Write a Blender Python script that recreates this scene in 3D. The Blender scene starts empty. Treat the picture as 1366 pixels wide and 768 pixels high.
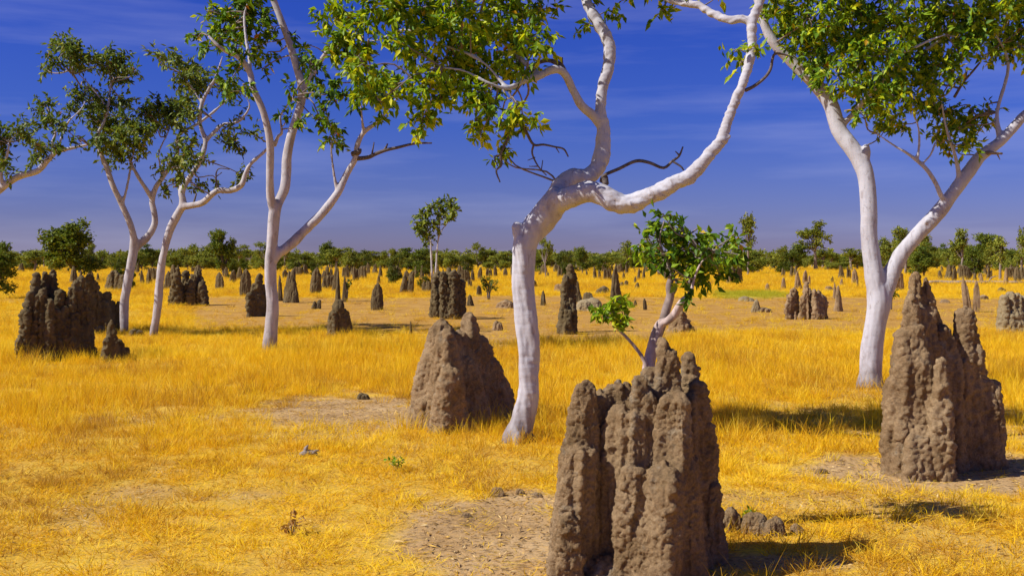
import bpy, math, random
import numpy as np

random.seed(7)
RNG = np.random.default_rng(7)
SC = bpy.context.scene
COL = SC.collection

# ------------------------------------------------------------------ camera geometry
F, HOR, CAMH = 1366.0, 347.0, 1.7
PITCH = math.atan((384 - HOR) / F)
CP, SP = math.cos(PITCH), math.sin(PITCH)


def pt(px, py, Y):
    """World point seen at photo pixel (px, py) at the distance Y."""
    u, v = (px - 683) / F, (384 - py) / F
    fy, fz = CP + SP * v, -SP + CP * v
    t = Y / fy
    return np.array([u * t, Y, CAMH + fz * t])


def ground_y(py):
    v = (384 - py) / F
    return -CAMH / (-SP + CP * v) * (CP + SP * v)


def gpt(px, py):
    return pt(px, py, ground_y(py))


# ------------------------------------------------------------------ numpy noise
def _h(ix, iy, iz, s):
    h = (ix.astype(np.int64) * 374761393 + iy.astype(np.int64) * 668265263 + iz.astype(np.int64) * 2147483647 + s * 1274126177) & 0xFFFFFFFF
    h = ((h ^ (h >> 13)) * 1274126177) & 0xFFFFFFFF
    h = ((h ^ (h >> 16)) * 2246822519) & 0xFFFFFFFF
    h = h ^ (h >> 15)
    return (h & 0xFFFFFF) / float(0xFFFFFF)


def vnoise(p, s=0):
    i = np.floor(p).astype(np.int64)
    f = p - i
    f = f * f * (3 - 2 * f)
    r = 0
    for dx in (0, 1):
        for dy in (0, 1):
            for dz in (0, 1):
                w = (f[:, 0] if dx else 1 - f[:, 0]) * (f[:, 1] if dy else 1 - f[:, 1]) * (f[:, 2] if dz else 1 - f[:, 2])
                r = r + w * _h(i[:, 0] + dx, i[:, 1] + dy, i[:, 2] + dz, s)
    return r * 2 - 1


def fbm(p, s=0, o=4):
    r, a = 0, 1.0
    for k in range(o):
        r = r + a * vnoise(p * (2.03 ** k) + 17.3 * k, s + k)
        a *= 0.5
    return r / 1.9


def worley(p, s=0):
    i = np.floor(p).astype(np.int64)
    best = np.full(len(p), 9.0)
    for dx in (-1, 0, 1):
        for dy in (-1, 0, 1):
            for dz in (-1, 0, 1):
                c = i + (dx, dy, dz)
                q = np.stack([c[:, k] + _h(c[:, 0], c[:, 1], c[:, 2], s + 11 * k) for k in range(3)], 1)
                best = np.minimum(best, ((q - p) ** 2).sum(1))
    return np.sqrt(best)


def P2(x, y):
    return np.stack([x, y, np.zeros_like(x)], 1)


def smooth(a, b, x):
    t = np.clip((x - a) / (b - a), 0, 1)
    return t * t * (3 - 2 * t)


def gh(x, y):
    """Gentle unevenness of the plain, in metres."""
    x = np.atleast_1d(np.asarray(x, float))
    y = np.atleast_1d(np.asarray(y, float))
    return 0.035 * fbm(P2(x, y) * 0.45, 91, 3) * (1 - smooth(60, 200, y))


def gz(x, y):
    return float(gh(x, y)[0])


# ------------------------------------------------------------------ materials
class NT:
    def __init__(s, name):
        s.m = bpy.data.materials.new(name)
        s.m.use_nodes = True
        s.t = s.m.node_tree
        s.t.nodes.clear()

    def n(s, typ, **kw):
        nd = s.t.nodes.new(typ)
        for k, v in kw.items():
            setattr(nd, k, v)
        return nd

    def l(s, a, b):
        s.t.links.new(a, b)

    def noise(s, scale, detail=4, rough=0.55, vec=None, dist=0.0):
        nd = s.n('ShaderNodeTexNoise')
        nd.inputs['Scale'].default_value = scale
        nd.inputs['Detail'].default_value = detail
        nd.inputs['Roughness'].default_value = rough
        nd.inputs['Distortion'].default_value = dist
        if vec is not None:
            s.l(vec, nd.inputs['Vector'])
        return nd.outputs['Fac']

    def ramp(s, fac, stops):
        nd = s.n('ShaderNodeValToRGB')
        e = nd.color_ramp.elements
        while len(e) < len(stops):
            e.new(0.5)
        for el, (p, c) in zip(e, stops):
            el.position = p
            el.color = (c[0], c[1], c[2], 1) if isinstance(c, (tuple, list)) else (c, c, c, 1)
        s.l(fac, nd.inputs['Fac'])
        return nd.outputs['Color']

    def mix(s, fac, a, b, mode='MIX'):
        nd = s.n('ShaderNodeMix', data_type='RGBA', blend_type=mode)
        for sock, v in ((nd.inputs[0], fac), (nd.inputs[6], a), (nd.inputs[7], b)):
            if isinstance(v, (int, float)):
                sock.default_value = v
            elif isinstance(v, tuple):
                sock.default_value = (*v, 1)
            else:
                s.l(v, sock)
        return nd.outputs[2]

    def bump(s, height, strength, dist):
        nd = s.n('ShaderNodeBump')
        nd.inputs['Strength'].default_value = strength
        nd.inputs['Distance'].default_value = dist
        s.l(height, nd.inputs['Height'])
        return nd.outputs['Normal']

    def pos(s):
        return s.n('ShaderNodeNewGeometry').outputs['Position']

    def attr(s, name, kind='GEOMETRY'):
        return s.n('ShaderNodeAttribute', attribute_name=name, attribute_type=kind)

    def principled(s, col, rough=0.9, normal=None, spec=0.3):
        b = s.n('ShaderNodeBsdfPrincipled')
        if isinstance(col, tuple):
            b.inputs['Base Color'].default_value = (*col, 1)
        else:
            s.l(col, b.inputs['Base Color'])
        b.inputs['Roughness'].default_value = rough
        b.inputs['Specular IOR Level'].default_value = spec
        if normal is not None:
            s.l(normal, b.inputs['Normal'])
        return b.outputs['BSDF']

    def out(s, sh):
        o = s.n('ShaderNodeOutputMaterial')
        s.l(sh, o.inputs['Surface'])
        return s.m


def mat_mound(name, c0, c1, c2, c3):
    t = NT(name)
    p = t.pos()
    a = t.ramp(t.noise(3.0, 5, .6, p), [(.3, c0), (.5, c1), (.72, c2)])
    lich = t.ramp(t.noise(7.0, 6, .65, p), [(.58, 0.0), (.68, 0.7)])
    c = t.mix(lich, a, c3)
    sp = t.ramp(t.noise(60.0, 3, .6, p), [(.35, 0.75), (.65, 1.12)])
    c = t.mix(1.0, c, sp, 'MULTIPLY')
    h = t.mix(.4, t.noise(85.0, 6, .7, p), t.noise(32.0, 8, .75, p, .4))
    return t.out(t.principled(c, 0.95, t.bump(h, 1.0, 0.03), 0.1))


def mat_bark(name, light, mid, stain, scale=1.0, dark_base=0.9):
    t = NT(name)
    tc = t.n('ShaderNodeTexCoord').outputs['Object']
    mp = t.n('ShaderNodeMapping')
    mp.inputs['Scale'].default_value = (2.2, 2.2, 0.9)
    t.l(tc, mp.inputs['Vector'])
    c = t.ramp(t.noise(2.2 * scale, 5, .6, mp.outputs[0], .6), [(.34, mid), (.56, light), (.8, light)])
    st = t.ramp(t.noise(6.5 * scale, 6, .7, mp.outputs[0], 1.0), [(.55, 0.0), (.68, 0.75)])
    c = t.mix(st, c, stain)
    mp2 = t.n('ShaderNodeMapping')
    mp2.inputs['Scale'].default_value = (3, 3, 28)
    t.l(tc, mp2.inputs['Vector'])
    ringf = t.noise(2.0, 4, .6, mp2.outputs[0], .4)
    rc = t.ramp(ringf, [(.22, 0.82), (.4, 1.0)])
    c = t.mix(1.0, c, rc, 'MULTIPLY')
    # old scorched, soil-stained bark at the foot of the stem
    sx = t.n('ShaderNodeSeparateXYZ')
    t.l(tc, sx.inputs[0])
    ad = t.n('ShaderNodeMath', operation='MULTIPLY_ADD')
    t.l(t.noise(9.0, 5, .65, tc), ad.inputs[0])
    ad.inputs[1].default_value = -0.5
    t.l(sx.outputs[2], ad.inputs[2])
    foot = t.ramp(ad.outputs[0], [(0.0, dark_base), (0.03, 0.0)])
    mr = t.n('ShaderNodeMapRange')
    t.l(ad.outputs[0], mr.inputs[0])
    mr.inputs[1].default_value, mr.inputs[2].default_value = -0.28, 0.14
    mr.inputs[3].default_value, mr.inputs[4].default_value = dark_base, 0.0
    c = t.mix(mr.outputs[0], c, (0.13, 0.09, 0.07))
    h = t.mix(0.5, ringf, t.noise(30.0, 4, .6, tc))
    return t.out(t.principled(c, 0.85, t.bump(h, 0.35, 0.01), 0.1))


def mat_plain(name, c0, c1, scale=20, rough=.85, bump=.4, dist=.005):
    t = NT(name)
    p = t.n('ShaderNodeTexCoord').outputs['Object']
    f = t.noise(scale, 5, .6, p)
    return t.out(t.principled(t.ramp(f, [(.3, c0), (.7, c1)]), rough, t.bump(f, bump, dist), .25))


def mat_leaf(name, stops, trans, tfac=.4):
    t = NT(name)
    f = t.attr('tint').outputs['Fac']
    c = t.ramp(f, stops)
    b = t.principled(c, .5, None, .25)
    tr = t.n('ShaderNodeBsdfTranslucent')
    tc = t.mix(1.0, c, trans, 'MULTIPLY')
    t.l(tc, tr.inputs['Color'])
    mx = t.n('ShaderNodeMixShader')
    mx.inputs[0].default_value = tfac
    t.l(b, mx.inputs[1])
    t.l(tr.outputs[0], mx.inputs[2])
    return t.out(mx.outputs[0])


def mat_grass(name):
    t = NT(name)
    tint = t.attr('tint', 'INSTANCER').outputs['Fac']
    blade = t.attr('blade').outputs['Fac']
    straw = t.ramp(tint, [(0.0, (0.50, 0.28, 0.04)), (0.3, (0.85, 0.52, 0.016)), (0.65, (0.98, 0.71, 0.014)), (0.9, (0.95, 0.73, 0.075)), (0.96, (0.55, 0.50, 0.03)), (1.0, (0.50, 0.48, 0.03))])
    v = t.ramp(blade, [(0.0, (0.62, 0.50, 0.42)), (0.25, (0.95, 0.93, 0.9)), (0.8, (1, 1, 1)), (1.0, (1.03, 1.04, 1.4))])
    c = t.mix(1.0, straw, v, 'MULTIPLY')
    b = t.principled(c, .6, None, .2)
    tr = t.n('ShaderNodeBsdfTranslucent')
    t.l(c, tr.inputs['Color'])
    mx = t.n('ShaderNodeMixShader')
    mx.inputs[0].default_value = .42
    t.l(b, mx.inputs[1])
    t.l(tr.outputs[0], mx.inputs[2])
    return t.out(mx.outputs[0])


def mat_ground():
    t = NT('ground_soil')
    p = t.pos()
    cov = t.attr('cover').outputs['Fac']
    warm = t.attr('warm').outputs['Fac']
    grn = t.attr('green').outputs['Fac']
    n1 = t.noise(1.3, 6, .6, p)
    n2 = t.noise(24.0, 6, .7, p)
    grey = t.ramp(n1, [(.3, (.36, .225, .105)), (.5, (.49, .325, .165)), (.7, (.57, .40, .22))])
    oran = t.ramp(n1, [(.3, (.36, .185, .042)), (.5, (.48, .265, .065)), (.7, (.56, .33, .095))])
    soil = t.mix(warm, grey, oran)
    spk = t.ramp(n2, [(.36, (.36, .34, .32)), (.47, (.9, .9, .88)), (.68, (1.15, 1.13, 1.08))])
    soil = t.mix(1.0, soil, spk, 'MULTIPLY')
    # old straw lying on the soil
    lit = t.noise(34.0, 4, .7, p, 1.5)
    lm = t.ramp(lit, [(.5, 0.0), (.6, 1.0)])
    cm = t.n('ShaderNodeMath', operation='MULTIPLY')
    t.l(lm, cm.inputs[0])
    mr = t.n('ShaderNodeMapRange')
    t.l(cov, mr.inputs[0])
    mr.inputs[3].default_value, mr.inputs[4].default_value = .25, 1.0
    t.l(mr.outputs[0], cm.inputs[1])
    soil = t.mix(cm.outputs[0], soil, (.70, .37, .045))
    straw = t.ramp(t.noise(2.2, 6, .65, p), [(.3, (.60, .33, .025)), (.5, (.78, .48, .020)), (.7, (.88, .60, .03))])
    straw = t.mix(1.0, straw, t.ramp(t.noise(45.0, 5, .75, p, 1.0), [(.34, (.38, .34, .5)), (.5, (.92, .92, .95)), (.7, (1.1, 1.1, 1.1))]), 'MULTIPLY')
    straw = t.mix(grn, straw, (.52, .46, .04))
    far = t.ramp(cov, [(.25, 0.0), (.9, 0.9)])
    wr = t.n('ShaderNodeMapRange')
    t.l(warm, wr.inputs[0])
    wr.inputs[3].default_value, wr.inputs[4].default_value = .72, 1.0
    fm = t.n('ShaderNodeMath', operation='MULTIPLY')
    t.l(far, fm.inputs[0])
    t.l(wr.outputs[0], fm.inputs[1])
    far = fm.outputs[0]
    c = t.mix(far, soil, straw)
    h = t.mix(.5, n2, t.noise(60.0, 5, .7, p))
    return t.out(t.principled(c, .95, t.bump(h, .8, .02), .1))


# ------------------------------------------------------------------ object helpers
def new_mesh(name, verts, faces):
    """faces: (N, k) integer array, or a list of such arrays."""
    me = bpy.data.meshes.new(name)
    if isinstance(faces, np.ndarray):
        faces = [faces]
    faces = [f for f in faces if len(f)]
    verts = np.ascontiguousarray(verts, dtype=np.float32)
    me.vertices.add(len(verts))
    me.vertices.foreach_set('co', verts.ravel())
    nl = sum(f.size for f in faces)
    npoly = sum(len(f) for f in faces)
    me.loops.add(nl)
    me.polygons.add(npoly)
    me.loops.foreach_set('vertex_index', np.concatenate([f.ravel() for f in faces]).astype(np.int32))
    tot = np.concatenate([np.full(len(f), f.shape[1]) for f in faces]).astype(np.int32)
    st = np.concatenate([[0], np.cumsum(tot)[:-1]]).astype(np.int32)
    me.polygons.foreach_set('loop_start', st)
    me.polygons.foreach_set('loop_total', tot)
    me.update(calc_edges=True)
    me.validate()
    return me


def link(name, me, mats=(), parent=None, loc=None):
    o = bpy.data.objects.new(name, me)
    for m in mats:
        if me is not None and m.name not in [x.name for x in me.materials if x]:
            me.materials.append(m)
    COL.objects.link(o)
    if parent is not None:
        o.parent = parent
    if loc is not None:
        o.location = loc
    return o


def tag(o, label=None, cat=None, group=None, kind=None):
    for k, v in (('label', label), ('category', cat), ('group', group), ('kind', kind)):
        if v:
            o[k] = v
    return o


def empty(name, loc, label, cat, group=None):
    o = bpy.data.objects.new(name, None)
    o.empty_display_size = .2
    COL.objects.link(o)
    o.location = loc
    return tag(o, label, cat, group)


def copy_tree(o, parent=None):
    c = o.copy()
    COL.objects.link(c)
    if parent is not None:
        c.parent = parent
    for ch in list(o.children):
        copy_tree(ch, c)
    return c


def catmull(P, R, n):
    P, R = np.asarray(P, float), np.asarray(R, float)
    Q = np.vstack([2 * P[0] - P[1], P, 2 * P[-1] - P[-2]])
    S = np.concatenate([[R[0]], R, [R[-1]]])
    out, rad = [], []
    for i in range(len(P) - 1):
        p0, p1, p2, p3 = Q[i:i + 4]
        r0, r1, r2, r3 = S[i:i + 4]
        for k in range(n):
            t = k / n
            out.append(.5 * (2 * p1 + (p2 - p0) * t + (2 * p0 - 5 * p1 + 4 * p2 - p3) * t * t + (3 * p1 - p0 - 3 * p2 + p3) * t ** 3))
            rad.append(r1 + (r2 - r1) * (t * t * (3 - 2 * t)))
    out.append(P[-1])
    rad.append(R[-1])
    return np.array(out), np.array(rad)


def tube(P, R, seg=10, sub=4, cap=True):
    """Round tapered tube through the points; returns verts, quads, tris."""
    if len(P) > 2 or sub > 1:
        P, R = catmull(P, R, sub)
    P = np.asarray(P, float)
    T = np.gradient(P, axis=0)
    T /= np.linalg.norm(T, axis=1)[:, None] + 1e-9
    ref = np.array([0, 1., 0]) if abs(T[0][1]) < .9 else np.array([1., 0, 0])
    N = np.cross(T[0], ref)
    N /= np.linalg.norm(N)
    V = []
    a = np.linspace(0, 2 * math.pi, seg, endpoint=False)
    for p, t, r in zip(P, T, R):
        N = N - t * np.dot(N, t)
        N /= np.linalg.norm(N) + 1e-9
        B = np.cross(t, N)
        V.append(p + r * (np.cos(a)[:, None] * N + np.sin(a)[:, None] * B))
    n = len(P)
    V = np.vstack(V)
    i = np.arange(n - 1)[:, None] * seg
    j = np.arange(seg)[None]
    k = (j + 1) % seg
    q = np.stack([i + j, i + k, i + seg + k, i + seg + j], -1).reshape(-1, 4)
    tr = np.zeros((0, 3), int)
    if cap:
        V = np.vstack([V, P[0] - T[0] * R[0] * .3, P[-1] + T[-1] * R[-1] * .6])
        c0, c1 = n * seg, n * seg + 1
        jj = np.arange(seg)
        kk = (jj + 1) % seg
        tr = np.vstack([np.stack([kk, jj, np.full(seg, c0)], 1), np.stack([(n - 1) * seg + jj, (n - 1) * seg + kk, np.full(seg, c1)], 1)])
    return V, q, tr


class Geo:
    """Collects pieces of one mesh."""

    def __init__(s):
        s.V, s.Q, s.T, s.A, s.n = [], [], [], [], 0

    def add(s, V, Q=None, T=None, a=0.0):
        V = np.asarray(V, float)
        s.V.append(V)
        if Q is not None and len(Q):
            s.Q.append(np.asarray(Q) + s.n)
        if T is not None and len(T):
            s.T.append(np.asarray(T) + s.n)
        s.A.append(np.full(len(V), a) if np.isscalar(a) else np.asarray(a))
        s.n += len(V)

    def tube(s, P, R, seg=8, sub=4, a=0.0):
        s.add(*tube(P, R, seg, sub), a=a)

    def arrays(s):
        V = np.vstack(s.V)
        Q = np.vstack(s.Q) if s.Q else np.zeros((0, 4), int)
        T = np.vstack(s.T) if s.T else np.zeros((0, 3), int)
        return V, Q, T, np.concatenate(s.A)

    def mesh(s, name, off=None, attr=None, smooth_shade=True):
        V, Q, T, A = s.arrays()
        if off is not None:
            V = V - np.asarray(off)
        me = new_mesh(name, V, [Q, T])
        if attr:
            at = me.attributes.new(attr, 'FLOAT', 'POINT')
            at.data.foreach_set('value', A.astype(np.float32))
        if smooth_shade:
            me.shade_smooth()
        return me


def remesh(V, Q, T, voxel):
    me = new_mesh('tmp', V, [Q, T])
    o = bpy.data.objects.new('tmp', me)
    COL.objects.link(o)
    m = o.modifiers.new('r', 'REMESH')
    m.mode = 'VOXEL'
    m.voxel_size = voxel
    dg = bpy.context.evaluated_depsgraph_get()
    out = bpy.data.meshes.new_from_object(o.evaluated_get(dg))
    bpy.data.objects.remove(o)
    bpy.data.meshes.remove(me)
    return out


def get_co(me):
    a = np.zeros(len(me.vertices) * 3, np.float32)
    me.vertices.foreach_get('co', a)
    return a.reshape(-1, 3).astype(float)


def get_no(me):
    a = np.zeros(len(me.vertices) * 3, np.float32)
    me.vertex_normals.foreach_get('vector', a)
    return a.reshape(-1, 3).astype(float)


def set_co(me, V):
    me.vertices.foreach_set('co', V.astype(np.float32).ravel())
    me.update()


def laplace(me, V, it, f=.5):
    e = np.zeros(len(me.edges) * 2, np.int32)
    me.edges.foreach_get('vertices', e)
    e = e.reshape(-1, 2)
    n = len(V)
    deg = np.bincount(e.ravel(), minlength=n)[:, None].clip(1)
    for _ in range(it):
        s = np.stack([np.bincount(e[:, 0], V[e[:, 1], k], n) + np.bincount(e[:, 1], V[e[:, 0], k], n) for k in range(3)], 1)
        V = V + f * (s / deg - V)
    return V


# ------------------------------------------------------------------ materials of this place
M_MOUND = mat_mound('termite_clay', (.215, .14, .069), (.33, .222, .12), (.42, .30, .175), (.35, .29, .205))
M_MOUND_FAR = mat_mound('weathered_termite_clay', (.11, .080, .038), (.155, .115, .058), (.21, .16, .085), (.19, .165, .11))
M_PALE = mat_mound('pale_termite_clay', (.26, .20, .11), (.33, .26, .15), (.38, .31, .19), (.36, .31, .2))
M_BARK = mat_bark('white_gum_bark', (.50, .495, .545), (.41, .39, .425), (.26, .22, .22))
M_BARK_FAR = mat_bark('pale_gum_bark', (.50, .475, .50), (.35, .315, .32), (.20, .165, .15), .8)
M_BARK_GREY = mat_bark('grey_pink_bark', (.55, .43, .40), (.33, .25, .22), (.14, .11, .09), 3.0, .5)
M_DEAD = mat_plain('dead_wood', (.07, .056, .05), (.19, .155, .14), 30)
M_TWIG = mat_plain('twig_wood', (.16, .12, .10), (.30, .25, .22), 20)
M_LEAF = mat_leaf('sunlit_gum_leaf', [(0, (.035, .08, .008)), (.3, (.09, .19, .011)), (.65, (.255, .385, .014)), (.93, (.58, .60, .014)), (.97, (.55, .37, .02)), (1, (.45, .17, .02))], (1.5, 1.45, .8), .34)
M_LEAF_DARK = mat_leaf('olive_gum_leaf', [(0, (.05, .09, .02)), (.4, (.12, .18, .028)), (.8, (.25, .30, .035)), (.95, (.28, .28, .04)), (.98, (.28, .15, .05)), (1, (.30, .15, .06))], (1.4, 1.4, .9), .3)
M_LEAF_FAR = mat_leaf('distant_foliage', [(0, (.09, .125, .02)), (.4, (.23, .265, .035)), (.8, (.40, .41, .045)), (1, (.42, .41, .05))], (1.3, 1.3, .8), .3)
M_LEAF_MID = mat_leaf('deep_green_foliage', [(0, (.06, .10, .016)), (.4, (.15, .21, .026)), (.8, (.30, .34, .035)), (1, (.2, .2, .03))], (1.3, 1.3, .8), .3)
M_LEAF_LIME = mat_leaf('lime_foliage', [(0, (.055, .085, .012)), (.5, (.115, .145, .014)), (1, (.22, .22, .02))], (1.4, 1.4, .8), .4)
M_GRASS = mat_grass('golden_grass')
M_GROUND = mat_ground()


# ------------------------------------------------------------------ termite mounds
def spire(G, x0, y0, x1, y1, z1, rb, rt, ry=1.0, z0=-.12, seg=14, pw=1.5):
    n = 11
    t = np.linspace(0, 1, n)
    r = rt + (rb - rt) * (1 - t) ** pw
    a = np.linspace(0, 2 * math.pi, seg, endpoint=False)
    V = []
    lobes = random.uniform(0, 6.28)
    for k in range(n):
        rr = r[k] * (1 + .13 * np.cos(3 * a + lobes) + .07 * np.cos(5 * a + lobes * 2))
        V.append(np.stack([x0 + (x1 - x0) * t[k] + rr * np.cos(a), y0 + (y1 - y0) * t[k] + rr * ry * np.sin(a), np.full(seg, z0 + (z1 - rt * .8 - z0) * t[k])], 1))
    V = np.vstack(V + [np.array([[x1, y1, z1]]), np.array([[x0, y0, z0]])])
    i = np.arange(n - 1)[:, None] * seg
    j = np.arange(seg)[None]
    k = (j + 1) % seg
    q = np.stack([i + j, i + k, i + seg + k, i + seg + j], -1).reshape(-1, 4)
    jj, kk = np.arange(seg), (np.arange(seg) + 1) % seg
    tr = np.vstack([np.stack([(n - 1) * seg + jj, (n - 1) * seg + kk, np.full(seg, n * seg)], 1), np.stack([kk, jj, np.full(seg, n * seg + 1)], 1)])
    G.add(V, q, tr)


def crust(me, amp=1.0, seed=0, knob=16.0, flute=5.0, fine=True, floor=None):
    """Flutes, popcorn knobs and pits of a termite mound, pushed along the normals."""
    V = laplace(me, get_co(me), 2)
    amp0 = .5 / knob
    V = V + amp0 * np.stack([fbm(V * (knob * .28, knob * .28, knob * .2), seed + 90 + k, 2) for k in range(3)], 1) * (1, 1, .35) * smooth(0, .15, V[:, 2])[:, None]
    set_co(me, V)
    N = get_no(me)
    side = np.clip(1 - np.abs(N[:, 2:3]), .25, 1)
    q = V * (flute, flute, flute * .22)
    d = .040 * fbm(q, seed, 3) + .018 * (1 - 2.4 * np.abs(vnoise(V * (flute * 2.2, flute * 2.2, flute * .3), seed + 50)))
    w = V + .03 * np.stack([vnoise(V * 9, seed + 40 + k) for k in range(3)], 1)
    where = .35 + .65 * smooth(-.25, .3, fbm(V * 2.6, seed + 60, 3))
    k1 = .62 - worley(w * knob * (1, 1, .8), seed + 5)
    d = d + .040 * k1 * where * (11.0 / knob)
    if fine:
        k2 = .6 - worley(w * knob * 2.4, seed + 9)
        d = d + .030 * k2 * (11.0 / knob) * (.4 + .6 * where)
        d = d + .009 * fbm(V * knob * 3.2, seed + 21, 2)
        pit = worley(V * (6, 6, 5), seed + 77)
        d = d - .030 * np.clip(.17 - pit, 0, 1) / .17 * (vnoise(V * 2.2, seed + 3) > 0)
    V = V + N * (amp * d)[:, None] * (.4 + .6 * side)
    set_co(me, V)
    if fine:
        N = get_no(me)
        e = fbm(V * knob * (2.1, 2.1, 1.6), seed + 31, 3)
        r = 1 - np.abs(vnoise(V * knob * (.9, .9, .5), seed + 33)) * 2
        V = V + N * (amp * 11.0 / knob * (.019 * np.sign(e) * np.abs(e) ** .7 + .012 * r))[:, None]
        set_co(me, V)
    me.shade_smooth()
    return me


def traced_mound(name, label, base_px, base_py, Y, spires, voxel, seed, knob, amp=1.0, group=None, flute=5.0, mat=None, pw=.8):
    """spires: (px top, py top, px foot, r top px, r foot px, depth offset m, y stretch)."""
    root = gpt(base_px, base_py)
    root[1] = Y
    root[0] = pt(base_px, base_py, Y)[0]
    root[2] = gz(root[0], root[1])
    s = Y / F
    G = Geo()
    for sp in spires:
        pxt, pyt, pxf, rt, rb, dy = sp[:6]
        ry = sp[6] if len(sp) > 6 else 1.0
        pws = sp[7] if len(sp) > 7 else pw
        top = pt(pxt, pyt, Y + dy)
        foot = pt(pxf, base_py, Y + dy)
        lean = random.uniform(-.05, .05)
        spire(G, foot[0] - root[0], dy, top[0] - root[0], dy + lean, top[2] - root[2], rb * s, rt * s, ry, pw=pws)
    V, Q, T, _ = G.arrays()
    if knob <= 10:
        voxel, knob, amp = voxel * .72, knob * 1.6, amp * 1.15
    me = remesh(V, Q, T, voxel)
    crust(me, amp, seed, knob, flute)
    me.name = name
    o = link(name, me, [mat or M_MOUND], None, tuple(root))
    return tag(o, label, 'termite mound', group)


GRP = 'termite mounds on the plain'
# nearest, in front
traced_mound('termite_mound', 'largest and nearest termite mound, rough brown with jagged spires, sapling stem behind', 850, 775, 5.55, [
    (781, 507, 764, 11, 31, -.02), (769, 538, 752, 9, 20, .02), (792, 520, 784, 10, 30, .12), (824, 503, 824, 6, 24, .12), (814, 528, 814, 12, 28, .2),
    (852, 499, 850, 8, 24, .0), (847, 545, 848, 12, 24, -.10), (841, 615, 838, 12, 22, -.17), (886, 452, 888, 7, 36, .06), (896, 464, 902, 8, 38, .04),
    (872, 486, 868, 13, 40, .04), (918, 470, 926, 6, 28, .22), (938, 560, 942, 7, 26, .2), (955, 640, 950, 8, 20, .15), (900, 518, 894, 17, 44, -.08),
    (811, 598, 806, 6, 12, -.05), (772, 590, 760, 14, 27, -.12), (757, 680, 752, 12, 22, -.18), (812, 737, 805, 25, 48, -.16), (884, 610, 872, 26, 46, -.18),
    (866, 520, 862, 10, 26, -.06), (920, 522, 920, 11, 33, .1), (912, 600, 906, 18, 42, -.08), (802, 518, 800, 16, 44, .06, .7, .5), (816, 512, 816, 14, 40, .07, .7, .5), (838, 510, 836, 14, 40, .06, .7, .5), (930, 508, 936, 6, 27, .17), (814, 556, 812, 11, 24, .03), (828, 536, 826, 15, 32, .0), (795, 600, 795, 14, 34, .08), (845, 525, 845, 28, 55, .2, .6, .6), (890, 500, 892, 26, 55, .2, .6, .6), (916, 530, 922, 12, 32, .26, .6, .75)],
    .0080, 3, 25, 1.1, GRP, 5.0)
traced_mound('termite_mound', 'tall brown termite mound of spires beside the forked white tree on bare soil', 1255, 634, 8.15, [
    (1224, 361, 1216, 4, 32, .05), (1235, 367, 1232, 4, 34, .12), (1214, 393, 1206, 7, 24, 0), (1205, 438, 1204, 9, 22, -.08), (1222, 428, 1222, 10, 26, -.1),
    (1243, 402, 1247, 7, 28, .2), (1253, 476, 1256, 5, 18, -.22), (1283, 409, 1288, 8, 26, .2), (1294, 440, 1298, 8, 24, .25), (1308, 500, 1311, 9, 20, .2),
    (1326, 507, 1330, 6, 14, .2), (1194, 497, 1201, 10, 19, -.05), (1224, 560, 1222, 15, 34, -.15), (1262, 560, 1268, 12, 30, .15), (1258, 432, 1264, 10, 30, .14), (1222, 400, 1222, 16, 32, .08), (1212, 460, 1210, 20, 30, -.02), (1290, 450, 1292, 14, 26, .22), (1232, 440, 1234, 24, 36, .15, .7)],
    .0115, 31, 18, 1.15, GRP, 4.5)
traced_mound('termite_mound', 'rounded sloping termite mound just left of the thick twisted white trunk', 615, 563, 10.6, [
    (590, 424, 590, 13, 40, -.1), (577, 462, 571, 10, 30, -.1), (602, 436, 607, 10, 40, -.04), (625, 416, 630, 8, 38, .22), (640, 446, 644, 10, 38, .30),
    (654, 474, 654, 10, 32, .32), (667, 498, 662, 9, 24, .32), (677, 516, 672, 6, 14, .32), (613, 437, 617, 10, 38, .12), (596, 438, 597, 9, 30, -.3), (599, 485, 598, 9, 27, -.48), (566, 525, 564, 12, 20, -.22), (600, 510, 598, 25, 46, -.16), (618, 470, 616, 12, 44, -.02), (555, 548, 556, 6, 12, -.25)],
    .0135, 57, 19, 1.25, GRP, 3.0, None, .9)
traced_mound('termite_mound', 'wide dark termite mound of many spires, leftmost large one, standing in yellow grass', 76, 487, 17.3, [
(50, 364, 45, 2.5, 11, .15), (60, 361, 58, 3, 12, .25), (70, 360, 71, 3, 11, .35), (42, 388, 38, 2.5, 9, -.12), (50, 392, 48, 3, 9, -.15), (58, 384, 57, 3, 10, -.1), (66, 398, 66, 3, 9, -.12), (81, 386, 79, 4, 11, .15), (95, 382, 92, 3, 10, .15), (103, 374, 103, 3, 11, .3), (107, 368, 106, 2, 8, .42), (113, 386, 112, 3.5, 11, .4), (88, 408, 86, 3, 9, .05), (119, 412, 117, 3, 8, .42), (35, 412, 32, 3, 8, -.22), (28, 450, 28, 3, 5, -.28), (100, 415, 98, 5, 11, .15), (75, 412, 75, 4, 11, 0), (112, 425, 112, 4, 10, .25), (122, 462, 121, 3, 6, .4), (75, 404, 75, 20, 42, .28, .3)],
    .023, 71, 10, 1.5, GRP, 4.5, M_MOUND_FAR, .8)
traced_mound('termite_mound', 'dark fluted termite mound half hidden behind the leftmost large mound', 136, 443, 24.2, [
    (120, 366, 120, 3, 10, 0), (127, 375, 127, 3, 10, .1), (133, 389, 133, 3, 10, .2), (142, 389, 142, 4, 9, .3), (148, 400, 147, 3, 7, .3), (157, 402, 157, 2.5, 4, .4), (137, 400, 137, 5, 11, .1)],
    .034, 83, 8, 1.4, GRP, 3.5, M_MOUND_FAR, .8)
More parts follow.
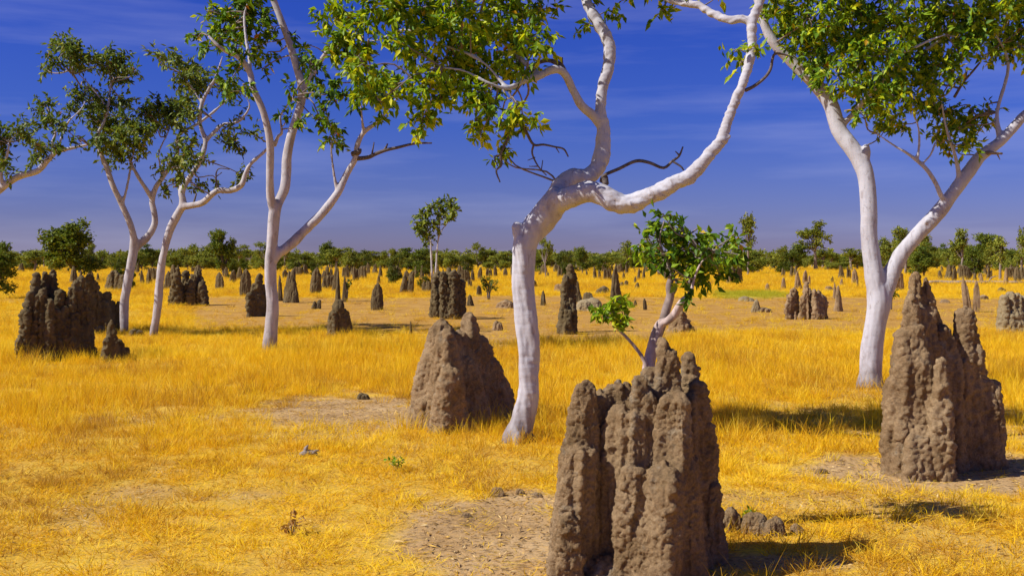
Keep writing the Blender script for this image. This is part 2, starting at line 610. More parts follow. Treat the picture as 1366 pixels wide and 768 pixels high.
traced_mound('termite_mound', 'short pointed termite mound just right of the leftmost large mound', 156, 487, 17.2, [
    (150, 425, 151, 2, 13, 0), (143, 448, 145, 3, 10, -.1), (158, 452, 160, 3, 11, .15), (168, 464, 169, 3, 9, .2), (178, 477, 177, 2.5, 7, .25)],
    .024, 97, 9, 1.0, GRP, 3.0, M_MOUND_FAR, .8)
traced_mound('termite_mound', 'grey brown mound cone peeping out behind the nearest mound, right of the sapling stem', 911, 444, 24, [
    (907, 408, 908, 2, 13, 0), (900, 425, 899, 3, 9, 0), (916, 425, 918, 2.5, 9, .2), (924, 434, 924, 2, 5, .2)],
    .03, 103, 8, 1.3, GRP, 3.0, M_MOUND, .8)
traced_mound('termite_mound', 'slender tall termite mound with a leaning pinnacle, right of the twisted trunk', 757, 447, 23.6, [
    (752, 400, 752, 3, 6, 0), (763, 396, 764, 3, 6.5, 0), (757, 412, 757, 3, 8, -.1), (760, 352, 758, 1.8, 5, .5), (754, 366, 753, 2, 4.5, .5), (766, 364, 764, 2, 4.5, .6)],
    .03, 109, 8, 1.3, GRP, 4.0, M_MOUND_FAR, .8)
traced_mound('termite_mound', 'tall fluted mound of packed columns under the slim two stemmed tree', 604, 427, 29.5, [
    (592, 362, 592, 2.5, 6, 0), (598, 357, 598, 2, 6, .1), (604, 360, 604, 2.5, 7, 0), (609, 364, 610, 2.5, 7, .2), (615, 372, 614, 3, 6, .3), (602, 380, 602, 6, 12, .1), (612, 385, 611, 4, 8, .2)],
    .036, 113, 7, 1.6, GRP, 4.0, M_MOUND_FAR, .8)
traced_mound('termite_mound', 'narrow columned mound touching the left side of the tall fluted mound', 582, 424, 30.2, [
    (579, 366, 579, 2.5, 4.5, 0), (585, 362, 585, 2.5, 5, .1), (582, 385, 582, 4, 7, 0)],
    .036, 127, 7, 1.4, GRP, 4.0, M_MOUND_FAR, .8)
traced_mound('termite_mound', 'clustered dark mound with three blunt peaks, right of the two slim leaning trees', 250, 407, 38, [
    (233, 364, 231, 2, 6, 0), (238, 357, 238, 2, 6.5, 0), (247, 361, 247, 3, 7, .4), (257, 366, 256, 3, 7, .2), (265, 357, 265, 3, 7, .5), (269, 374, 270, 3, 6, .2), (250, 375, 250, 9, 17, .3, .5)],
    .045, 131, 6, 1.8, GRP, 3.0, M_MOUND_FAR, .8)
traced_mound('termite_mound', 'solitary knobbly mound with two thin pinnacles behind it, in yellow grass', 453, 452, 22.5, [
    (452, 400, 453, 5, 13, 0, .7), (459, 412, 458, 5, 10, .1), (446, 414, 446, 4, 9, -.05)],
    .028, 137, 8, 1.2, GRP, 3.0, M_MOUND_FAR, .8)
traced_mound('termite_mound', 'left slab of three grey mounds grouped left of the forked white trunk', 1057, 428, 29.3, [
    (1052, 390, 1052, 3, 5, 0), (1058, 384, 1058, 3, 6, .1), (1062, 388, 1061, 2.5, 5, .2)],
    .034, 139, 7, 1.3, GRP, 4.0, M_MOUND, .8)
traced_mound('termite_mound', 'pointed middle mound of three grouped left of the forked white trunk', 1074, 428, 29.3, [
    (1075, 375, 1074, 2, 6, 0), (1070, 392, 1069, 2.5, 5, 0), (1080, 384, 1080, 2.5, 6, .2)],
    .034, 149, 7, 1.3, GRP, 4.0, M_MOUND, .8)
traced_mound('termite_mound', 'rounded right hand slab of three grouped mounds, casting a shadow', 1091, 429, 29.2, [
    (1087, 385, 1087, 3, 6, 0), (1093, 386, 1093, 4, 7, .1), (1098, 394, 1098, 4, 6, .2)],
    .034, 151, 7, 1.3, GRP, 4.0, M_MOUND, .8)
traced_mound('termite_mound', 'pale broad fluted mound cut by the right edge of the view', 1352, 446, 23.9, [
    (1340, 392, 1340, 4, 7, 0), (1348, 388, 1348, 5, 9, .1), (1358, 389, 1358, 5, 9, .1), (1366, 394, 1366, 5, 9, .2), (1352, 405, 1352, 14, 18, .1)],
    .03, 157, 8, 1.2, GRP, 4.0, M_PALE, .8)
traced_mound('termite_mound', 'dark stubby mound behind the lower stem of the tall forked tree', 343, 421, 31, [
    (346, 365, 346, 3, 8, .1), (339, 378, 339, 3, 7, 0), (333, 390, 333, 2.5, 5, -.1), (352, 380, 352, 3, 7, .2)],
    .036, 163, 7, 1.4, GRP, 4.0, M_MOUND_FAR, .8)


# prototypes for the smaller, farther mounds: unit height, unit width
def proto_mound(kind, seed):
    random.seed(seed)
    G = Geo()
    if kind == 'spike':
        spire(G, 0, 0, random.uniform(-.05, .05), 0, 1.0, .34, .1, .9, pw=.75)
        spire(G, .12, .05, .14, .05, .72, .26, .08, pw=.8)
        spire(G, -.16, 0, -.12, 0, .55, .24, .09, pw=.8)
    elif kind == 'slab':
        spire(G, 0, 0, 0, 0, 1.0, .33, .16, .6, pw=.7)
        spire(G, .16, .02, .16, 0, .86, .24, .12, .7, pw=.7)
        spire(G, -.18, 0, -.16, 0, .8, .22, .12, .7, pw=.7)
    elif kind == 'castle':
        for k in range(7):
            x = -.42 + k * .14
            spire(G, x, random.uniform(-.1, .1), x * .92, random.uniform(-.08, .08), random.uniform(.72, 1.0) - .22 * abs(x), .18, .07, 1.0, pw=.7)
        spire(G, 0, 0, 0, 0, .6, .42, .25, .5)
    elif kind == 'twin':
        spire(G, -.2, 0, -.2, 0, 1.0, .27, .1, 1, pw=.7)
        spire(G, .22, .06, .22, .05, .78, .27, .1, 1, pw=.7)
        spire(G, 0, 0, 0, 0, .45, .3, .1)
    elif kind == 'crag':
        for k in range(6):
            x = random.uniform(-.35, .35)
            spire(G, x, random.uniform(-.2, .2), x * .6, random.uniform(-.1, .1), random.uniform(.55, .95), .26, .08, 1, pw=.8)
        spire(G, 0, 0, .03, 0, 1.0, .34, .09, pw=.8)
    else:  # dome, lump
        for k in range(5):
            x = random.uniform(-.25, .25)
            spire(G, x, random.uniform(-.2, .2), x * .7, random.uniform(-.1, .1), random.uniform(.6, 1.0), .34, .2, 1, pw=.45)
    V, Q, T, _ = G.arrays()
    me = remesh(V, Q, T, .026)
    crust(me, 1.05, seed, 11, 7, True)
    me.name = 'mound_' + kind
    return me


PROTO = {k: [proto_mound(k, 200 + 13 * i + 7 * j) for j in range(3)] for i, k in enumerate(('spike', 'slab', 'castle', 'twin', 'crag', 'dome'))}
_mi = [0]
FOOT = []


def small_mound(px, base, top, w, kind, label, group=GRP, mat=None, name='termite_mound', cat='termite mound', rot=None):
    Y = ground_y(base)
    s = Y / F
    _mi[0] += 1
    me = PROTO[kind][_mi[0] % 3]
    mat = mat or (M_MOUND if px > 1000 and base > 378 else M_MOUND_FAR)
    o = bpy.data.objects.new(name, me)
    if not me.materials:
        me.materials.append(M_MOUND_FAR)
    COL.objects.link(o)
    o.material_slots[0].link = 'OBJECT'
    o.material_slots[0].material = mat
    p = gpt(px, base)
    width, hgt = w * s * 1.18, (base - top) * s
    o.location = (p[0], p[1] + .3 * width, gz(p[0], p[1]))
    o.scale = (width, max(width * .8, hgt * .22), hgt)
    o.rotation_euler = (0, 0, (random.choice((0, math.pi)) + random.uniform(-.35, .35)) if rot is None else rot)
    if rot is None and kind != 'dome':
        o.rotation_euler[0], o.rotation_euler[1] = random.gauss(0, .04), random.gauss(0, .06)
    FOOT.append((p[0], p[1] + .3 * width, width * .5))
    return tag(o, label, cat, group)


SM = [
    (96, 379, 355, 14, 'spike', 'dark mound under the big dense round tree at left'),
    (106, 378, 360, 7, 'spike', 'thin dark mound at the foot of the big dense round tree'),
    (153, 388, 359, 29, 'castle', 'ribbed dark mound with a green shrub growing over its top'),
    (130, 379, 364, 6, 'spike', 'narrow stub peeping between the spires and the shrub topped mound'),
    (189, 380, 360, 8, 'spike', 'small left one of two cones between the two slim leaning trees'),
    (198, 381, 357, 10, 'spike', 'taller right one of two cones between the two slim leaning trees'),
    (222, 387, 361, 11, 'slab', 'dark slab mound touching the right side of the right leaning tree'),
    (292, 386, 362, 14, 'slab', 'short notched mound below the dark leafy tree left of the forked tree'),
    (301, 372, 356, 8, 'slab', 'small block mound in front of the dark leafy tree'),
    (309, 378, 359, 10, 'slab', 'brown block mound under a small lime bush left of the forked tree'),
    (326, 395, 357, 17, 'slab', 'tall rounded grey mound left of the forked tree stem'),
    (373, 402, 367, 8, 'spike', 'thin mound hugging the right side of the forked tree stem'),
    (387, 404, 357, 19, 'crag', 'tall craggy mound under the right limb of the forked tree'),
    (404, 368, 353, 13, 'twin', 'twin peaked mound far behind the right limb of the forked tree'),
    (420, 393, 356, 17, 'slab', 'broad shouldered grey mound right of the craggy mound'),
    (421, 412, 399, 12, 'twin', 'tiny two pronged stub on bare ground'),
    (437, 386, 364, 13, 'castle', 'low block of columns right of the broad shouldered mound'),
    (445, 390, 351, 8, 'spike', 'tall thin column left of the twin pinnacles'),
    (450, 402, 357, 8, 'spike', 'left pinnacle rising behind the solitary knobbly mound'),
    (459, 403, 368, 8, 'spike', 'right pinnacle rising behind the solitary knobbly mound'),
    (461, 372, 352, 8, 'castle', 'far dark mound just above the twin pinnacles'),
    (474, 376, 355, 8, 'twin', 'left of a close far pair right of the twin pinnacles'),
    (483, 373, 352, 9, 'castle', 'right of a close far pair right of the twin pinnacles'),
    (491, 367, 350, 6, 'slab', 'dark finger mound against the treeline above the smooth slab'),
    (507, 371, 354, 7, 'spike', 'small dark mound above and right of the smooth slab'),
    (502, 414, 376, 18, 'slab', 'smooth rounded slab standing alone on the orange ground'),
    (521, 378, 357, 9, 'spike', 'dark mound beside the small lime green tree'),
    (542, 390, 360, 17, 'twin', 'stout double mound between the lime green tree and the lime shrub'),
    (548, 447, 428, 5.5, 'spike', 'tiny lone finger of clay in tall yellow grass'),
    (554, 373, 355, 8, 'spike', 'dark mound under the brown topped bush'),
    (569, 389, 372, 11, 'castle', 'low mound behind the lime shrub beside the tall fluted mound'),
    (621, 379, 357, 10, 'castle', 'wide dark mound right of the slim two stemmed tree'),
    (630, 376, 359, 8, 'spike', 'tapered dark mound of a cluster right of the slim two stemmed tree'),
    (627, 383, 372, 6, 'twin', 'lowest stub of the cluster right of the slim two stemmed tree'),
    (640, 374, 356, 7, 'slab', 'upright slab above the small dark block'),
    (639, 394, 380, 8, 'slab', 'small dark block left of the bare twig shrub'),
    (652, 371, 356, 7, 'castle', 'mound rising directly behind the bare twig shrub'),
    (661, 371, 353, 6, 'slab', 'narrow upright slab right of the bare twig shrub'),
    (674, 370, 357, 7, 'slab', 'dark block left of the twisted white trunk'),
    (627, 408, 393, 12, 'spike', 'little pointed cone on bare ground right of the tall fluted mound'),
    (713, 382, 373, 7, 'slab', 'small stub touching the right side of the twisted trunk'),
    (725, 407, 387, 9, 'spike', 'thin grey cone right of the twisted trunk'),
    (770, 403, 374, 12, 'crag', 'ragged mound leaning on the slender mound with a pinnacle'),
    (794, 373, 355, 7, 'spike', 'taller of two close spikes above the dark dome'),
    (800, 373, 359, 6, 'spike', 'shorter of two close spikes above the dark dome'),
    (811, 375, 355, 9, 'castle', 'dark mound behind the tall spike over the sapling leaves'),
    (821, 402, 353, 15, 'crag', 'tall jagged spike just above the little leafy sapling branch'),
    (805, 393, 379, 17, 'dome', 'dark dome left of the tall jagged spike'),
    (785, 402, 389, 13, 'dome', 'rough dark lump between the pinnacle mound and the dark dome'),
    (833, 383, 374, 12, 'twin', 'low double stub right of the tall jagged spike'),
    (847, 378, 368, 5, 'spike', 'small slim stub near the sapling crown, higher of two'),
    (850, 387, 377, 9, 'spike', 'little broad cone near the sapling crown, lower of two'),
    (852, 374, 357, 6, 'spike', 'left far column beside the sapling crown'),
    (859, 374, 358, 6, 'spike', 'right far column beside the sapling crown'),
    (836, 425, 409, 8, 'spike', 'small cone just right of the sapling branch leaves'),
    (861, 413, 397, 6, 'slab', 'little finger of clay left of the sapling stem'),
    (848, 409, 401, 7, 'spike', 'tiny cone between the sapling branch and the clay finger'),
    (982, 379, 353, 18, 'castle', 'dark ragged mound at the right edge of the sapling crown'),
    (947, 387, 375, 6, 'slab', 'small grey post of clay under the sapling crown'),
    (1024, 388, 378, 9, 'spike', 'little triangular cone on the green grass patch'),
    (1046, 387, 370, 9, 'spike', 'pointed cone at the right end of the green grass patch'),
    (1065, 388, 361, 10, 'crag', 'jagged mound rising behind the pointed middle mound of three'),
    (1075, 380, 360, 8, 'slab', 'dark block behind the jagged mound and the group of three'),
    (1080, 382, 367, 6, 'spike', 'small spike behind the rounded slab of the group of three'),
    (1120, 416, 381, 14, 'spike', 'grey cone with a shadow, right of the group of three'),
    (1114, 399, 377, 6, 'spike', 'thin finger rising behind the grey cone'),
    (1123, 372, 353, 7, 'crag', 'dark spike far above the grey cone'),
    (1123, 381, 371, 6, 'spike', 'little stub just below the dark far spike'),
    (1143, 379, 358, 11, 'crag', 'ragged mound close left of the forked white trunk'),
    (1144, 384, 373, 5, 'spike', 'tiny stub in front of the ragged mound by the forked trunk'),
    (1056, 371, 355, 6, 'spike', 'left one of two far fingers above the group of three'),
    (1061, 369, 353, 6, 'spike', 'right one of two far fingers above the group of three'),
    (1201, 388, 360, 11, 'castle', 'grey mound seen between the forked trunk and the tall brown mound'),
    (1293, 416, 368, 11, 'slab', 'left tall blade of a grey pair behind the tall brown mound'),
    (1304, 416, 373, 10, 'slab', 'right shorter blade of a grey pair behind the tall brown mound'),
    (1274, 377, 356, 8, 'slab', 'brown post of clay in the trees above the tall brown mound'),
    (1289, 374, 351, 12, 'castle', 'wide clay wall among the trees above the grey pair of blades'),
    (1359, 378, 355, 10, 'slab', 'clay post among the trees at the far right edge'),
    (36, 402, 397, 10, 'dome', 'flat dark clod in the yellow grass at far left'),
]
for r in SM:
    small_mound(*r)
LP = [
    (786, 415, 397, 32, 'dome', 'pale smooth dome of old clay below the dark dome', M_PALE),
    (674, 411, 398, 23, 'dome', 'low grey slumped mound beside the twisted white trunk', M_MOUND),
    (1010, 417, 400, 15, 'spike', 'pale eroded cone on bare ground right of the sapling crown', M_PALE),
    (1021, 417, 410, 17, 'dome', 'flat lump at the foot of the pale eroded cone', M_MOUND),
    (996, 402, 394, 18, 'dome', 'pale low lump left of the pale eroded cone', M_PALE),
    (1107, 388, 381, 10, 'dome', 'low grey lump behind the grey cone', M_MOUND),
    (1338, 391, 383, 10, 'dome', 'dark lump near the fallen log at right', M_MOUND_FAR),
    (1313, 399, 392, 14, 'dome', 'low brown lump right of the grey pair of blades', M_MOUND),
    (1262, 404, 399, 10, 'dome', 'flat clod left of the grey pair of blades', M_MOUND),
    (180, 448, 438, 17, 'dome', 'dark rounded lump at the foot of the left slim tree', M_MOUND_FAR),
    (130, 446, 432, 20, 'dome', 'rough low lump between the wide dark mound and the pointed one', M_MOUND_FAR),
    (733, 454, 447, 9, 'dome', 'small brown clod left of the slender pinnacle mound', M_MOUND_FAR),
    (664, 442, 428, 12, 'dome', 'faint low clay stub left of the twisted trunk', M_MOUND),
    (826, 415, 409, 9, 'dome', 'dark clod behind the sapling branch leaves', M_MOUND_FAR),
    (747, 390, 378, 14, 'dome', 'pale slumped lump behind the thin grey cone', M_MOUND),
    (484, 531, 522, 15, 'dome', 'small dark clod on the bare patch in the middle of the grass', M_MOUND_FAR),
]
for px, b, t_, w, k, lab, m in LP:
    small_mound(px, b, t_, w, k, lab, 'low clay lumps', m, 'clay_lump', 'clay lump')

# the scattered far mounds below the treeline
n_far = 0
used = [(a[0], a[1]) for a in SM]
random.seed(11)
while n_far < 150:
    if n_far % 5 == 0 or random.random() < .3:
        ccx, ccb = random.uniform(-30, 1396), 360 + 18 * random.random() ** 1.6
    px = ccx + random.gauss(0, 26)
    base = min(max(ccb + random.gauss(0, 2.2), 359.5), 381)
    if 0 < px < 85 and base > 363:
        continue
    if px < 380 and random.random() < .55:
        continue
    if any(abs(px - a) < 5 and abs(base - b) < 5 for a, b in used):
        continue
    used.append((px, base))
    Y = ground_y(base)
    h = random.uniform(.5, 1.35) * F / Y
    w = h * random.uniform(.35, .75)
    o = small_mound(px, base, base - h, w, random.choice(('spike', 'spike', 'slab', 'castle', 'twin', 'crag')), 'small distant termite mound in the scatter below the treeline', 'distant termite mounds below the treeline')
    n_far += 1

# rubble by the nearest mound
for i, (px, py, top, w, lab) in enumerate([
    (975, 712, 672, 30, 'grey broken clay chunk against the right side of the nearest mound'),
    (1008, 714, 684, 34, 'grey broken clay chunk in the grass, second from the nearest mound'),
    (1034, 716, 690, 26, 'grey broken clay chunk in the grass, third from the nearest mound'),
    (1064, 712, 696, 16, 'smallest grey clay crumb at the right end of the broken row'),
    (664, 664, 652, 16, 'brown clod at the grassy top edge of the bare patch by the nearest mound'),
    (694, 662, 654, 11, 'small clod on the bare patch beside the nearest mound'),
    (716, 666, 658, 13, 'clod on the bare patch touching the nearest mound'),
    (622, 694, 688, 12, 'flat clod at the left edge of the bare patch'),
    (1098, 633, 626, 14, 'small dark clod on the bare soil left of the tall brown mound'),
    (642, 560 + 0, 552, 9, 'little clod in the grass before the rounded sloping mound')]):
    small_mound(px, py, top, w, 'dome', lab, 'broken clay chunks', M_MOUND, 'clay_chunk', 'clay chunk')


# ------------------------------------------------------------------ foliage
def leaf_block(C, axis, nrm, ln, wd, tint):
    """C base points, axis and normal per leaf; two folded quads each."""
    n = len(C)
    side = np.cross(axis, nrm)
    side /= np.linalg.norm(side, axis=1)[:, None] + 1e-9
    nr = np.cross(side, axis)
    L, Wd = ln[:, None], wd[:, None]
    b = C
    m = C + axis * L * .5 - nr * Wd * .25
    l = C + axis * L * .42 - side * Wd * .5 + nr * Wd * .12
    r = C + axis * L * .42 + side * Wd * .5 + nr * Wd * .12
    t = C + axis * L - nr * L * .12
    V = np.stack([b, l, m, r, t], 1).reshape(-1, 3)
    k = np.arange(n)[:, None] * 5
    Q = np.stack([k + [0, 2, 4, 1], k + [0, 3, 4, 2]], 1).reshape(-1, 4)
    return V, Q, np.repeat(tint, 5)


def unit(v):
    return v / (np.linalg.norm(v, axis=-1, keepdims=True) + 1e-9)


def crown_mesh(name, blobs, leaf, ratio, dens, droop, root, rng, attach=None, tint0=.5, tvar=.22, per=9, twig=True, flat=.75, sprig=.13, holes=.0):
    """blobs: (x, y, z, r). Sprigs of leaves fill each blob; a twig ties every blob to the nearest limb point."""
    leaves = [[], [], [], [], [], []]
    G = Geo()
    nf_leaf = 0
    for (x, y, z, r) in blobs:
        ns = max(4, int(8.0 * dens * (r / leaf) ** 2))
        d = unit(rng.normal(size=(ns, 3)))
        rad = r * rng.random(ns) ** .45
        c = np.array([x, y, z]) + d * rad[:, None] * (1, 1, flat)
        lump = fbm(c / (r * .55 + 1e-6) * .8 + 5, int(rng.integers(1e6)), 2)
        keep = lump > -.27 + holes
        c, d = c[keep], d[keep]
        ns = len(c)
        if not ns:
            continue
        ax = unit(d * .8 + rng.normal(size=(ns, 3)) * .55 + (0, 0, .15 - droop))
        bt = tint0 + rng.normal() * .07
        for i in range(ns):
            k = rng.integers(per - 3, per + 3)
            s = np.linspace(-.4, 1, k)[:, None] * sprig
            base = c[i] + ax[i] * s
            la = unit(ax[i] * .55 + rng.normal(size=(k, 3)) * .75 + (0, 0, -droop))
            ln = unit(rng.normal(size=(k, 3)) * .55 + (-.35, -.15, .8))
            leaves[0].append(base)
            leaves[1].append(la)
            leaves[2].append(ln)
            L = leaf * rng.uniform(.65, 1.25, k)
            leaves[3].append(L)
            leaves[4].append(L * ratio * rng.uniform(.8, 1.2, k))
            tt = np.clip(bt + rng.normal(size=k) * tvar, 0, .93)
            tt[rng.random(k) < .012] = rng.uniform(.95, 1)
            leaves[5].append(tt)
        if twig:
            ctr = np.array([x, y, z])
            for i in range(0, ns, max(1, ns // 5)):
                mid = (ctr + c[i]) / 2 + rng.normal(size=3) * r * .12
                G.tube([ctr, mid, c[i]], [leaf * .07, leaf * .05, leaf * .03], 4, 2)
            if attach is not None and len(attach):
                dd = ((attach - ctr) ** 2).sum(1)
                a = attach[np.argmin(dd)]
                ln_ = math.sqrt(dd.min())
                m1 = a * .65 + ctr * .35 + rng.normal(size=3) * ln_ * .06
                m2 = a * .3 + ctr * .7 + rng.normal(size=3) * ln_ * .06
                rr = leaf * .05 + .007 * ln_
                G.tube([a, m1, m2, ctr], [rr * 1.3, rr, rr * .8, rr * .55], 5, 3)
    V, Q, tt = leaf_block(*[np.concatenate(a) for a in leaves])
    nleaf = len(Q)
    G2 = Geo()
    G2.add(V, Q, None, tt)
    if G.n:
        tv, tq, ttr, _ = G.arrays()
        G2.add(tv, tq, ttr, 0.0)
    me = G2.mesh(name, root, 'tint')
    mi = np.zeros(len(me.polygons), np.int32)
    mi[nleaf:] = 1
    me.polygons.foreach_set('material_index', mi)
    return me


class Tree:
    """A tree traced limb by limb; every limb carries its own distance."""

    def __init__(s, px, py, Y, name, label, cat='tree', group=None):
        s.Y = Y
        p = pt(px, py, Y)
        s.root = np.array([p[0], Y, gz(p[0], Y)])
        s.o = empty(name, tuple(s.root), label, cat, group)
        s.G = Geo()
        s.skel = []

    def path(s, pts):
        """pts: (px, py, width px, depth offset)."""
        P = np.array([pt(a[0], a[1], s.Y + a[3]) for a in pts])
        R = np.array([a[2] * .5 * (s.Y + a[3]) / F for a in pts])
        return P, R

    def limb(s, pts, seg=14, sub=5, G=None):
        P, R = s.path(pts)
        (G or s.G).tube(P, R, seg, sub)
        c, _ = catmull(P, R, 4)
        s.skel.append(c)

    def finish_trunk(s, voxel, mat, seed, knots=.1, twist=0.0, it=4, name='trunk'):
        V, Q, T, _ = s.G.arrays()
        me = remesh(V, Q, T, voxel)
        V = laplace(me, get_co(me), it)
        set_co(me, V)
        N = get_no(me)
        rel = V - s.root
        a = twist * rel[:, 2]
        q = np.stack([rel[:, 0] * np.cos(a) - rel[:, 1] * np.sin(a), rel[:, 0] * np.sin(a) + rel[:, 1] * np.cos(a), rel[:, 2]], 1)
        sc = .02 * s.Y / 10
        d = knots * (sc * .9 * fbm(q * (11, 11, 2.2) * (10 / s.Y) ** .5, seed, 3) + sc * .3 * fbm(V * 4, seed + 5, 2) + sc * .1 * fbm(V * (8, 8, 30), seed + 9, 2))
        d = d * (1 - .6 * smooth(2.0, 2.6, rel[:, 2]))
        V = V + N * d[:, None] - s.root
        set_co(me, V)
        me.shade_smooth()
        me.name = name
        return link(name, me, [mat], s.o)

    def dead(s, lists, mat=None, name='dead_branch', seg=6):
        G = Geo()
        for pts in lists:
            P, R = s.path(pts)
            G.tube(P, R, seg, 4)
        return link(name, G.mesh(name, s.root), [mat or M_DEAD], s.o)

    def crown(s, blobs, leaf, mat, rng_seed, thick, dens=.5, droop=.35, ratio=.47, name='crown', label=None, **kw):
        """blobs: (px, py, r px[, depth offset])."""
        rng = np.random.default_rng(rng_seed)
        B = []
        for b in blobs:
            dy = b[3] if len(b) > 3 else rng.uniform(-thick, thick)
            p = pt(b[0], b[1], s.Y + dy)
            B.append((*p, 1.07 * b[2] * (s.Y + dy) / F))
        att = np.vstack(s.skel) if s.skel else None
        me = crown_mesh(name, B, leaf, ratio, dens, droop, s.root, rng, att, **kw)
        o = link(name, me, [mat, M_TWIG], s.o)
        if label:
            o['label'] = label
        return o


# ---- the thick twisted white gum in the middle
T = Tree(690, 588, ground_y(588), 'gum_tree', 'thick twisted white gum tree with a bent trunk in the middle, two limbs arching right', 'tree')
T.limb([(688, 602, 50, 0), (689, 586, 40, 0), (697, 555, 31, 0), (704, 520, 28, 0), (705, 480, 30, 0), (702, 435, 31, 0), (699, 390, 28, 0), (699, 350, 30, 0), (702, 322, 34, 0), (716, 301, 36, 0), (736, 277, 36, -.05), (751, 260, 36, -.1)])
T.limb([(700, 330, 24, 0), (692, 312, 17, -.02), (688, 300, 13, -.03)])
T.limb([(690, 575, 24, 0), (680, 588, 16, -.08), (668, 597, 9, -.12)])
T.limb([(694, 575, 24, 0), (708, 588, 14, .02), (716, 598, 8, .03)])
T.limb([(694, 570, 22, 0), (692, 590, 16, -.15), (690, 600, 10, -.2)])
T.limb([(740, 273, 30, -.05), (748, 250, 27, .02), (764, 237, 25, .08), (783, 236, 23, .12), (797, 224, 22, .15), (803, 203, 23, .18), (805, 172, 18, .2), (801, 146, 16, .2), (804, 118, 15, .22), (812, 86, 16, .28), (812, 58, 17, .32), (800, 34, 17, .36), (787, 13, 14, .4), (778, -12, 12, .5), (774, -50, 9, .6), (760, -90, 5, .7)])
T.limb([(745, 268, 32, -.1), (762, 262, 29, -.2), (788, 255, 27, -.3), (812, 264, 28, -.36), (832, 272, 25, -.4), (853, 267, 24, -.45), (873, 258, 22, -.5), (897, 245, 21, -.55), (921, 234, 20, -.58), (941, 212, 18, -.6), (962, 188, 17, -.6), (969, 166, 14, -.58), (982, 133, 13, -.56), (995, 99, 13, -.55), (1003, 62, 13, -.5), (1003, 33, 14, -.48), (1012, 6, 12, -.45), (1020, -25, 10, -.4), (1022, -70, 6, -.3)])
T.limb([(822, 272, 18, -.37), (828, 281, 12, -.38), (830, 284, 7, -.38)], 8)
T.limb([(880, 254, 16, -.52), (886, 264, 9, -.55)], 8)
T.limb([(918, 236, 15, -.58), (925, 244, 8, -.6)], 8)
T.limb([(966, 184, 13, -.6), (975, 182, 6, -.63)], 8)
T.limb([(1004, 30, 12, -.48), (990, 25, 11, -.45), (972, 27, 11, -.4), (952, 19, 11, -.3), (930, 7, 10, -.2), (903, 3, 9, -.1), (878, -6, 7, 0), (850, -18, 5, .1)])
T.limb([(803, 168, 14, .2), (791, 154, 13, .15), (776, 141, 12, .05), (763, 118, 11, 0), (752, 97, 12, -.05), (738, 93, 11, -.1), (718, 102, 11, -.15), (698, 108, 9, -.2), (676, 118, 7, -.3), (650, 110, 5, -.35), (620, 95, 4, -.3), (590, 90, 3, -.3)])
T.limb([(720, 101, 8, -.15), (690, 75, 6, -.05), (660, 45, 5, .1), (640, 22, 5, .15), (652, 14, 4, .2), (668, 5, 4, .25), (670, -25, 3, .3)], 8)
T.limb([(676, 117, 6, -.3), (640, 80, 5, -.2), (590, 60, 4, 0), (540, 40, 4, .1), (500, 55, 3, .15), (470, 40, 2, .2)], 8)
T.limb([(778, -10, 10, .5), (720, -30, 7, .5), (640, -25, 5, .4), (560, -15, 4, .3), (500, -5, 3, .2)], 8)
T.finish_trunk(.0115, M_BARK, 5, 2.0, 1.6, 3)
T.dead([[(803, 242, 7, 0), (806, 234, 5, -.05), (826, 225, 5, -.1), (848, 215, 5, -.15), (866, 217, 4.5, -.2), (885, 224, 4, -.2), (897, 215, 3.5, -.22), (906, 208, 3, -.2), (911, 196, 2, -.2)],
        [(897, 215, 3, -.22), (908, 222, 2.5, -.25), (912, 227, 2, -.25)], [(906, 207, 2.5, -.2), (901, 202, 1.5, -.2)], [(806, 236, 10, -.02), (808, 246, 9, -.05)]])
T.dead([[(752, 94, 8, -.05), (746, 86, 8, -.03), (732, 81, 6, 0), (716, 85, 5, .05), (702, 94, 4, .1), (690, 108, 3, .12)], [(749, 87, 5, -.03), (750, 77, 2, -.04)]])
T.dead([[(690, 150, 5, -.25), (703, 178, 4, -.28), (712, 193, 3.5, -.3), (725, 193, 3, -.3), (740, 196, 2.5, -.3), (752, 199, 2.5, -.3), (758, 209, 2, -.3)], [(712, 193, 3, -.3), (710, 205, 2.5, -.3), (718, 222, 2, -.32), (729, 234, 1.5, -.33)], [(718, 222, 1.8, -.32), (706, 222, 1.2, -.3)], [(722, 228, 1.5, -.3), (724, 214, 1.2, -.3)], [(741, 196, 1.6, -.3), (746, 204, 1.2, -.3)], [(714, 210, 1.6, -.3), (704, 214, 1, -.3)]])
T.dead([[(690, 150, 4, -.25), (680, 180, 3.5, -.28), (668, 205, 3, -.3), (669, 220, 3, -.3), (662, 228, 2.5, -.3), (667, 243, 1.8, -.3)], [(668, 206, 2.5, -.3), (660, 210, 2, -.3), (664, 222, 1.5, -.3)]])
T.dead([[(994, 121, 5, -.55), (1006, 115, 4.5, -.55), (1020, 104, 4, -.55), (1028, 92, 4, -.55), (1032, 74, 3.5, -.55), (1042, 72, 3, -.55), (1056, 76, 2, -.55)], [(1031, 80, 2.5, -.55), (1034, 68, 2, -.55)]])
